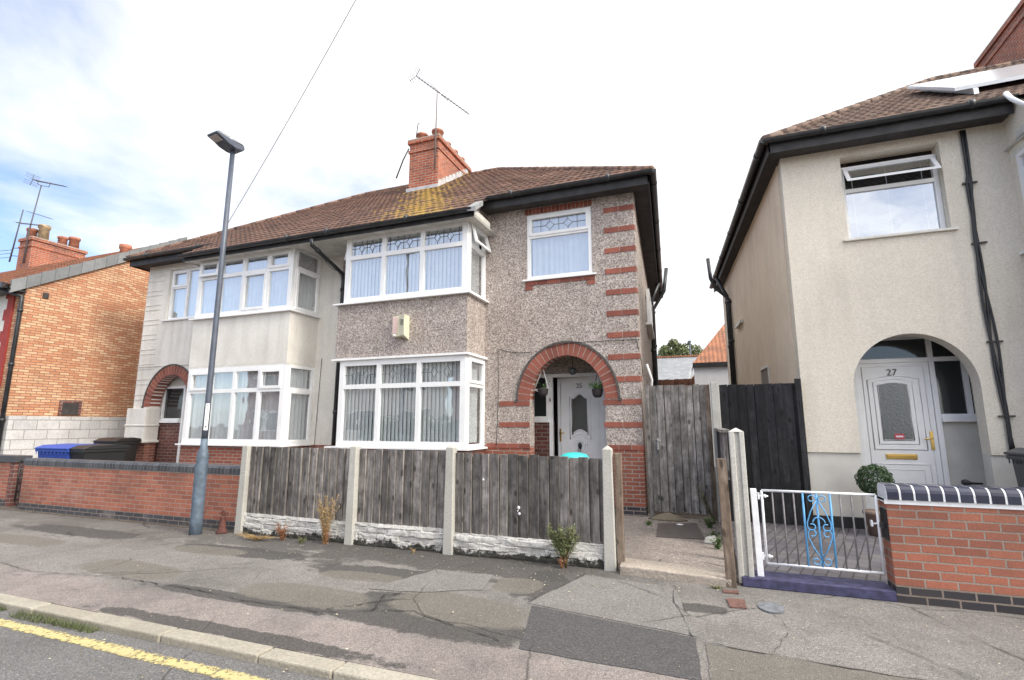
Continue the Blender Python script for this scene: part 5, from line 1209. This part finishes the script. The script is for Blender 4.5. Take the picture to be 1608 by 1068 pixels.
# ---------------------------------------------------------------- porch ornaments
M['stem'] = plain('plant_stem', (.13, .10, .045), .8)
M['leaf'] = toned('green_leaf', (.045, .11, .025), (.12, .24, .06), rough=.6, sc=20, var=.2)
M['darkleaf'] = toned('dark_green_leaf', (.02, .055, .016), (.07, .13, .045), rough=.5, sc=20, var=.2)
M['olivl'] = toned('grey_green_leaf', (.10, .13, .05), (.24, .26, .12), rough=.7, sc=20, var=.2)
M['straw'] = toned('dry_straw', (.30, .19, .08), (.46, .33, .15), rough=.85, sc=20, var=.2)
M['russet'] = toned('dry_russet', (.22, .09, .045), (.36, .17, .08), rough=.85, sc=20, var=.2)
def leafquad(m, p, s, tone, asp=.5):
    d = Vector((rnd(-1, 1), rnd(-1, 1), rnd(-1, 1))); d = d.normalized() if d.length > .01 else Vector((1, 0, 0)); e = d.cross(Vector((rnd(-1, 1), rnd(-1, 1), rnd(-1, 1)))); e = e.normalized() * s * asp if e.length > .01 else Vector((0, 0, s))
    p = Vector(p); d = d * s; m.add([tuple(p - d), tuple(p + e), tuple(p + d), tuple(p - e)], [(0, 1, 2, 3)], tone)
def basket(x, y, z, hang, label, green, tri=False):
    r = empty('hanging_basket', (x, y, z), label, 'hanging basket')
    m = MB(); m.lathe((x, y, z), [(.02, -.10), (.055, -.095), (.085, -.05), (.095, .03), (.098, .05), (.085, .05)], 20); m.build('pot', plain('dark_wicker', (.035, .03, .032), .8, var=.4, sc=60), r)
    m = MB()
    if tri:
        for (a, b) in (((-.17, 0, .03), (.10, 0, .05)), ((-.17, 0, .03), (0, 0, .42)), ((.10, 0, .05), (0, 0, .42)), ((-.17, 0, .03), (.0, 0, -.05))): m.tube([(x + a[0], y + a[1], z + a[2]), (x + b[0], y + b[1], z + b[2])], .008, 6)
        m.tube([(x, y, z + .42), (x, y, hang)], .004, 5); m.build('triangle_frame', M['upvc'], r)
    else:
        for k in range(3): a = k * 2.1; m.tube([(x + .09 * math.cos(a), y + .09 * math.sin(a), z + .05), (x, y, z + .32)], .004, 5)
        m.tube([(x, y, z + .32), (x, y, hang)], .004, 5); m.build('chain', M['black'], r)
    m = MB()
    for i in range(green):
        a = rnd(0, 6.28); l = rnd(.05, .14); dx, dy = math.cos(a), math.sin(a); b = Vector((x + dx * rnd(0, .05), y + dy * rnd(0, .05), z + .04)); t_ = b + Vector((dx * l, dy * l, rnd(.03, .14)))
        s_ = Vector((-dy, dx, 0)) * .008; m.add([tuple(b - s_), tuple(b + s_), tuple(t_)], [(0, 1, 2)], rnd())
        leafquad(m, t_, .016, rnd())
    m.build('foliage', M['leaf'], r)
basket(-1.715, 8.78, 2.06, 2.62, 'round dark hanging pot with bright green plant at the right side of the arch', 150)
basket(-2.72, 8.84, 2.10, 2.5, 'small dark hanging pot in a white triangle frame at the left side of the arch', 16, True)
m = MB(); x, y, z = -2.20, 9.0, 2.46
LN = empty('porch_lantern', (x, y, z), 'small dark glass ball lantern hanging in the middle of the brick arch', 'lantern')
for k in range(5):
    a = k * .63; m.tube([(x + .065 * math.cos(t_ * .35) * math.cos(a), y + .065 * math.cos(t_ * .35) * math.sin(a), z + .065 * math.sin(t_ * .35)) for t_ in range(19)], .006, 5)
m.tube([(x, y, z + .065), (x, y, 2.80)], .005, 6); m.build('lantern_cage', M['black'], LN)
m = MB(); m.lathe((x, y, z), [(.001, -.05), (.035, -.035), (.05, 0), (.035, .035), (.001, .05)], 14); m.build('lantern_globe', plain('dull_glass_globe', (.12, .16, .15), .08), LN)
m = MB(); x, y = -1.76, 7.2
m.lathe((x, y, .72), [(.05, 0), (.10, .10), (.19, .32), (.16, .36), (.08, .385), (.001, .39)], 24, sx=1.1)
TQ = empty('turquoise_tub', (x, y, .0), 'turquoise plastic object showing just above the grey fence before the door', 'tub')
m.build('tub', plain('turquoise_plastic', (.04, .62, .58), .4), TQ)
m = MB(); m.lathe((x, y, .0), [(.20, 0), (.20, .03), (.03, .05), (.03, .72), (.06, .74)], 16); m.build('stand', M['black'], TQ)
# ---------------------------------------------------------------- plants
def weed(loc, h, spread, stems, mat, leafn, ls, label, name='weed', bare=0.0, lean=(0, 0)):
    r = empty(name, loc, label, 'plant'); m = MB(); lf = MB()
    for i in range(stems):
        a = rnd(0, 6.28); s_ = rnd(.2, 1) * spread; hh = h * rnd(.55, 1)
        pts = []
        for k in range(5):
            t_ = k / 4; pts.append((loc[0] + rnd(-.01, .01) + math.cos(a) * s_ * t_ ** 1.4 + lean[0] * t_, loc[1] - abs(math.sin(a)) * s_ * .5 * t_ + lean[1] * t_ + rnd(-.005, .005), loc[2] + hh * t_))
        m.tube(pts, [.0035, .003, .0025, .002, .0012], 4, rnd())
        for k in range(leafn):
            t_ = rnd(bare, 1); j = min(3, int(t_ * 4)); q = Vector(pts[j]).lerp(Vector(pts[j + 1]), t_ * 4 - j); leafquad(lf, q + Vector((rnd(-1, 1), rnd(-1, 1), rnd(-1, 1))) * ls * 1.6, ls * rnd(.5, 1.2), rnd(), .4)
    m.build('stems', M['stem'] if mat in ('leaf', 'olivl') else M[mat], r); lf.build('leaves', M[mat], r); return r
weed((-4.62, 5.52, 0), .62, .19, 24, 'straw', 60, .014, 'tall straw-coloured dried weed against the leftmost fence panel', lean=(.02, 0))
weed((-4.60, 5.50, 0), .24, .10, 14, 'russet', 16, .010, 'low russet dried weed at the foot of the tall straw weed')
weed((-5.28, 5.48, 0), .22, .15, 40, 'russet', 22, .010, 'russet brown tuft in front of the leftmost gravel board')
weed((-5.62, 5.40, 0), .09, .40, 70, 'straw', 8, .010, 'flattened heap of dry grass stalks near the first concrete post')
weed((-4.93, 5.45, 0), .08, .10, 14, 'olivl', 12, .012, 'small yellowish green weed between the dry tufts')
weed((-1.47, 5.54, 0), .45, .22, 50, 'olivl', 60, .014, 'bushy grey-green weed on a bare brown stalk before the right fence panel', bare=.55)
weed((-1.50, 5.50, 0), .14, .07, 12, 'russet', 10, .009, 'small dead brown sprig under the bushy grey-green weed')
weed((-3.30, 5.48, 0), .07, .04, 6, 'straw', 6, .010, 'tiny straw sprig at the foot of the middle fence panel')
weed((-.86, 7.95, .05), .07, .08, 14, 'leaf', 12, .014, 'small green weed at the left edge of the inspection cover')
weed((-.02, 8.05, .05), .16, .16, 26, 'leaf', 14, .015, 'green weeds at the foot of the side gate')
weed((.02, 7.3, .05), .12, .12, 18, 'leaf', 12, .014, 'green weeds at the right corner of the inspection cover')
weed((.06, 6.75, .05), .16, .09, 18, 'leaf', 12, .016, 'green weed beside the broken dividing fence')
weed((.06, 8.45, .05), .62, .12, 10, 'olivl', 22, .016, 'tall thin weed leaning on the side gate', lean=(-.22, 0))
weed((.02, 5.36, 0), .03, .10, 16, 'olivl', 8, .009, 'flat pale weed at the foot of the brown plank')
m = MB(); m.add([(-.12 + rnd(0, .01), 6.98, .05), (.06, 6.95, .05), (.08, 7.12, .05), (-.08, 7.15, .05), (-.08, 7.0, .13), (.03, 6.99, .14), (.05, 7.08, .15), (-.05, 7.1, .12)], [(0, 3, 2, 1), (4, 5, 6, 7), (0, 1, 5, 4), (1, 2, 6, 5), (2, 3, 7, 6), (3, 0, 4, 7)]); tag(m.build('stone', M['concrete'], None, (0, 7, .05), bevel=.02), 'pale broken stone beside the dividing fence', 'stone')
m = MB(); m.lathe((-.62, 8.50, .05), [(.30, 0), (.22, .03), (.12, .075), (.05, .10), (.001, .105)], 22, sy=.5); sand = m.build('sand_heap', plain('sand', (.22, .185, .13), .95, var=.4, sc=60), None, (-.62, 8.5, .05)); tag(sand, 'small heap of sand against the foot of the grey side gate', 'sand heap')
# grass in the gutter
m = MB()
for i in range(2600):
    x = -7.5 + 3.1 * rnd() ** .9; y = 2.755 + rnd(-.05, .045) * (1 if x < -5 else .6)
    if noise.noise(Vector((x * 3, 0, 0))) < -.25 and x > -6: continue
    a = rnd(0, 6.28); s_ = .004; h = rnd(.015, .05); m.add([(x - s_, y, -.045), (x + s_, y, -.045), (x + rnd(-.03, .03), y + rnd(-.03, .03), -.045 + h)], [(0, 1, 2)], rnd())
tag(m.build('grass', M['olivl'], None, (-5.5, 2.75, -.045)), 'short green grass growing in the gutter under the kerb', 'grass', kind='stuff')
m = MB()      # grit and leaf litter
for i in range(700):
    x = rnd(-7.5, 2.6); y = rnd(4.9, 5.55) if rnd() < .55 else (rnd(2.2, 2.8) if rnd() < .5 else rnd(3, 5)); z = .012 if y > 2.96 else -.035
    if -.95 < x and y > 5.3: continue
    s_ = rnd(.003, .010); a = rnd(0, 3); m.add([(x - s_, y - s_ * .6, z), (x + s_, y - s_ * .5, z + rnd(0, .006)), (x + s_ * .7, y + s_ * .8, z), (x - s_ * .6, y + s_ * .5, z + rnd(0, .008))], [(0, 1, 2, 3)], rnd())
tag(m.build('leaf_litter', toned('litter', (.14, .09, .05), (.60, .56, .42), sc=10), None, (-2, 5, 0)), 'scattered grit, crumbs and dead leaf bits on pavement and gutter', 'litter', kind='stuff')
# topiary by door 27
BX = empty('box_ball', (2.05, 8.25, .06), 'clipped round green bush in a pot beside the door of the cream house', 'bush')
m = MB()
for i in range(5200):
    d = Vector((random.gauss(0, 1), random.gauss(0, 1), random.gauss(0, 1))).normalized(); rr = .205 * (1 - .35 * rnd() ** 2.5) * (1 + .16 * noise.noise(d * 3.2)); leafquad(m, Vector((2.08, 8.25, .76)) + d * rr, .013, rnd() * (.4 + .6 * (rr / .2)), .55)
m.build('foliage', M['darkleaf'], BX)
m = MB(); m.lathe((2.08, 8.25, .06), [(.12, 0), (.16, .26), (.175, .27), (.175, .31), (.14, .31)], 20); m.tube([(2.08, 8.25, .36), (2.08, 8.25, .7)], .02, 8); m.build('pot', plain('clay_planter', (.28, .20, .16), .8), BX)
# ---------------------------------------------------------------- aerials and the overhead wire
M['alu'] = plain('weathered_aluminium', (.09, .09, .10), .5)
def aerial(root, a, b, n, el, refl=True, r=.013, name='aerial_boom', vertical=False):
    a, b = Vector(a), Vector(b); d = (b - a).normalized(); sd_ = d.cross(Vector((0, 0, 1))).normalized(); m = MB(); m.tube([a, b], r, 5)
    up = sd_.cross(d)
    for i in range(n):
        p = a + (b - a) * ((i + .6) / n); e = (up if vertical else sd_) * el * (1 - .35 * i / n); m.tube([p - e, p + e], r * .5, 4)
    if refl:
        for q in (-1, 1):
            for k in (.35, .7, 1): p = a + up * q * .20 * k - d * .05 * k; m.tube([p - sd_ * el * 1.5, p + sd_ * el * 1.5], r * .5, 4)
            m.tube([a, a + up * q * .22 - d * .06], r * .7, 4)
    return m.build(name, M['alu'], root)
A = empty('tv_aerial', (-6.3, 11.0, 9.2), 'thin television aerial on the mast of the middle chimney', 'tv aerial')
m = MB(); m.tube([(-6.33, 10.99, 8.2), (-6.31, 10.99, 10.50)], [.022, .014], 8); m.tube([(-6.66, 11.0, 10.86), (-6.55, 11.0, 10.78), (-6.31, 11.0, 10.5), (-6.0, 11.0, 10.12), (-5.96, 11.0, 10.2)], .007, 5); m.build('mast', plain('galvanised_mast', (.16, .13, .12), .6), A)
aerial(A, (-7.0, 11.0, 11.12), (-5.45, 11.2, 9.72), 18, .11)
m = MB(); m.tube([(-7.15, 11.0, 8.95), (-7.32, 11.0, 8.65), (-7.52, 11.0, 8.15)], .02, 6); m.tube([(-7.0, 11.1, 9.3), (-6.95, 11.1, 9.72), (-6.9, 11.1, 9.70)], .012, 5); m.build('bracket', M['black'], A)
A = empty('tv_aerial', (-24, 10.85, 8), 'tall television aerial on the far left chimney with its long boom above the others', 'tv aerial')
m = MB(); m.tube([(-24.05, 10.85, 7.6), (-24.02, 10.85, 8.9), (-23.7, 10.85, 10.72)], [.035, .026, .02], 8); m.tube([(-24.0, 10.85, 10.98), (-23.95, 10.85, 10.80), (-23.7, 10.85, 10.70), (-23.2, 10.85, 10.55), (-23.1, 10.85, 10.72)], .012, 5); m.build('mast', M['alu'], A)
aerial(A, (-24.35, 10.85, 11.05), (-22.2, 10.9, 10.42), 14, .16, r=.014)
aerial(A, (-24.4, 10.9, 9.75), (-22.9, 10.95, 9.25), 12, .14, False, .012)
A = empty('tv_aerial', (-24.7, 10.8, 8), 'short television aerial on the left corner of the far left chimney', 'tv aerial')
m = MB(); m.tube([(-25.0, 10.85, 7.75), (-24.65, 10.85, 9.85)], [.03, .022], 8); m.tube([(-25.0, 10.85, 8.0), (-24.6, 10.9, 7.95)], .015, 5); m.tube([(-24.95, 10.85, 8.3), (-24.6, 10.9, 8.28)], .015, 5); m.build('mast', M['alu'], A)
aerial(A, (-24.85, 10.8, 9.32), (-23.2, 10.85, 8.98), 12, .14, False, .012)
A = empty('tv_aerial', (-26.2, 10.8, 8), 'aerial cut by the left edge of the picture behind the orange roof', 'tv aerial')
for i, z in enumerate((8.32, 8.18, 8.02)): aerial(A, (-27.5, 10.8, z + .05), (-25.0, 10.85, z - .08), 3, .05, False, .010)
m = MB(); m.tube([(-26.6, 10.8, 6), (-26.6, 10.8, 9.2)], .025, 6); m.lathe((-26.2, 10.8, 8.9), [(.001, -.03), (.10, 0), (.16, .05), (.001, .06)], 12); m.build('mast', M['alu'], A)
m = MB(); a, b = Vector((-9.536, 7.5, 5.48)), Vector((-5.07, 6.0, 8.49)); d = (b - a)
m.tube([tuple(a + d * (i / 12) * 1.25 - Vector((0, 0, .10 * math.sin(math.pi * i / 12)))) for i in range(13)], .007, 5); tag(m.build('overhead_wire', plain('grey_wire', (.45, .45, .46), .6), None, (-8, 7, 6)), 'thin telephone wire rising from the white house eaves into the sky', 'wire')
# ---------------------------------------------------------------- beyond the gap
def leafcrown(name, c, rx, ry, rz_, n, s_, mat, label, trunk=True, cat='tree'):
    r = empty(name, (c[0], c[1], -.09), label, cat); m = MB(); cl = []
    for i in range(26): d = Vector((random.gauss(0, 1), random.gauss(0, 1), random.gauss(0, 1))).normalized(); cl.append((Vector(c) + Vector((d.x * rx, d.y * ry, d.z * rz_)) * rnd(.45, .9), rnd(.22, .42), rnd()))
    for i in range(n):
        q, k, tn = random.choice(cl); d = Vector((random.gauss(0, 1), random.gauss(0, 1), random.gauss(0, 1))).normalized(); leafquad(m, q + Vector((d.x * rx, d.y * ry, d.z * rz_)) * k * rnd(.6, 1), s_ * rnd(.6, 1.3), tn * .6 + rnd() * .4, .6)
    m.build('crown', M[mat], r)
    if trunk:
        m = MB(); m.tube([(c[0], c[1], -.09), (c[0] + .1, c[1], c[2] * .5), (c[0], c[1], c[2])], [.35, .25, .1], 10)
        for i in range(7): q = cl[i][0]; m.tube([(c[0], c[1], c[2] * .6), tuple((Vector(c) + q) / 2 - Vector((0, 0, .4))), tuple(q)], [.12, .08, .03], 6)
        m.build('trunk', M['stem'], r)
    return r
leafcrown('leafy_tree', (-2.0, 46, 7.0), 1.9, 1.8, 1.8, 6500, .11, 'olivl', 'green leafy tree behind the slate roof seen through the gap')
leafcrown('leafy_tree', (.0, 47, 6.9), 1.1, 1.4, 1.5, 3000, .11, 'olivl', 'smaller green tree just right of the distant thin lamp post')
S = empty('slate_roofed_house', (-1, 34, 0), 'distant low house with a pale grey slate roof seen through the gap', 'house')
m = MB(); m.box(-9, 5, 34, 41, 0, 3.6); m.build('wall', M['redbrick'], S)
t = NT('pale_slate'); P, N = t.pos(); b_ = t.n('ShaderNodeTexBrick', {'Vector': P, 'Scale': 1.0, 'Brick Width': .3, 'Row Height': .2, 'Mortar Size': .012, 'Color1': (.20, .21, .22), 'Color2': (.27, .28, .30), 'Mortar': (.18, .18, .19)}); M['slate'] = t.done(b_.outputs['Color'], .6)
m = MB(); m.prism([(33.6, 3.5), (41.4, 3.5), (37.5, 6.25)], -9.2, 5.2, 0); m.build('roof', M['slate'], S)
m = MB(); m.box(-9.2, 5.2, 37.35, 37.65, 6.2, 6.32); m.build('ridge', M['orangetiles'], S)
S = empty('bungalow', (1.5, 22, 0), 'white walled extension with black gutter and an orange tiled roof seen through the gap', 'house')
m = MB(); m.box(-.26, 5, 20, 26, 0, 3.60); m.build('wall', M['upvc'], S)
m = MB(); m.box(-.30, 5.1, 19.9, 20.05, 3.60, 3.76); m.build('gutter', M['fascia'], S)
m = MB(); m.add([(-.30, 20, 3.76), (5, 20, 3.76), (5, 24, 6.2), (1.3, 24, 6.2), (-.3, 28, 3.76)], [(0, 1, 2, 3), (0, 3, 4)]); m.build('roof', M['orangetiles'], S)
m = MB(); m.prism([(-1.25, 2.6), (-.26, 2.6), (-.26, 3.75)], 24.0, 24.4, 1); m.build('lean_to_roof', M['orangetiles'], S)
m = MB(); m.tube([(-.62, 20.0, 2.7), (-.55, 20.0, 3.0), (-.28, 20.0, 3.7)], .045, 6); m.build('verge_board', M['upvc'], S)
BF = empty('back_fence', (-.9, 19, 0), 'red-brown board fence at the back seen over the grey gate', 'fence')
board_panel(lambda u, w, v: (u, 19 + w, v), -2.6, -.28, lambda u: 0.0, lambda u: 3.10, BF, 'redwood', w=.15)
m = MB(); m.tube([(-.70, 40, 0), (-.70, 40, 7.65)], [.09, .05], 8); m.box(-.86, -.62, 39.9, 40.1, 7.62, 7.74); tag(m.build('distant_lamp_post', M['lampgrey'], None, (-.7, 40, 0)), 'thin distant lamp post in front of the far trees', 'lamp post')
# ---------------------------------------------------------------- the other side of the street (seen in the windows)
def opposite(x0, x1, y, mat, label):
    r = empty('terraced_house', ((x0 + x1) / 2, y, 0), label, 'house'); m = MB(); hs = []
    w = x1 - x0
    for q in (.22, .72): hs += [(x0 + w * (q - .14), x0 + w * (q + .14), 1.0, 2.4), (x0 + w * (q - .12), x0 + w * (q + .12), 3.6, 4.9)]
    T = lambda u, q, v: (u, y - q, v)
    m = MB(T); m.grid(x0, x1, 0, 5.3, hs, 0, .25); m.build('wall', M[mat], r)
    m = MB(T)
    for h in hs: m.box(h[0], h[1], .12, .2, h[2], h[3])
    m.build('window', M['darkpane'], r)
    m = MB(T)
    for h in hs:
        for a in (h[0], (h[0] + h[1]) / 2 - .04, h[1] - .08): m.box(a, a + .08, .05, .115, h[2], h[3])
        m.box(h[0], h[1], .045, .11, h[2] - .05, h[2] + .06); m.box(h[0], h[1], .045, .11, h[3] - .08, h[3])
    m.build('window_frame', M['upvc'], r)
    m = MB(T); m.prism([(-.4, 5.2), (8.5, 5.2), (4, 8.2)], x0, x1, 0); m.build('roof', M['tiles27'], r)
opposite(-30, -22.2, -11, 'redbrick', 'red brick house across the street, mirrored in the left white bay')
opposite(-22, -14.2, -11, 'smooth_render', 'cream house across the street, mirrored between the bays')
opposite(-14, -6.2, -11.5, 'redbrick', 'second red brick house across the street')
opposite(-2, 6, -11.5, 'orangebrick', 'orange brick house across the street behind the camera')
m = MB()
Hd = empty('hedge', (-9, -7.5, 0), 'green hedge across the street, mirrored in the lower bay windows', 'hedge'); m = MB()
for i in range(9000): leafquad(m, (rnd(-17, -3), -7.5 + rnd(-.6, .6), rnd(.1, 1.7) + .25 * math.sin(i)), .09, rnd(), .6)
m.box(-17, -3, -7.9, -7.1, 0, 1.6, .2); m.build('foliage', M['darkleaf'], Hd)
# ---------------------------------------------------------------- groups of like things
for o in list(COL.objects):
    if o.parent is None and 'label' in o and 'group' not in o:
        n = o.name.split('.')[0]
        g = {'wheelie_bin': 'wheelie bins', 'weed': 'weeds growing along the fences', 'tv_aerial': 'television aerials', 'garden_wall': 'brick garden walls', 'hanging_basket': 'hanging pots in the arch',
             'terraced_house': 'houses across the street', 'stopcock_cover': 'small covers in the pavement', 'iron_gate': 'low iron gates', 'leafy_tree': 'trees beyond the gap'}.get(n)
        if g: o['group'] = g
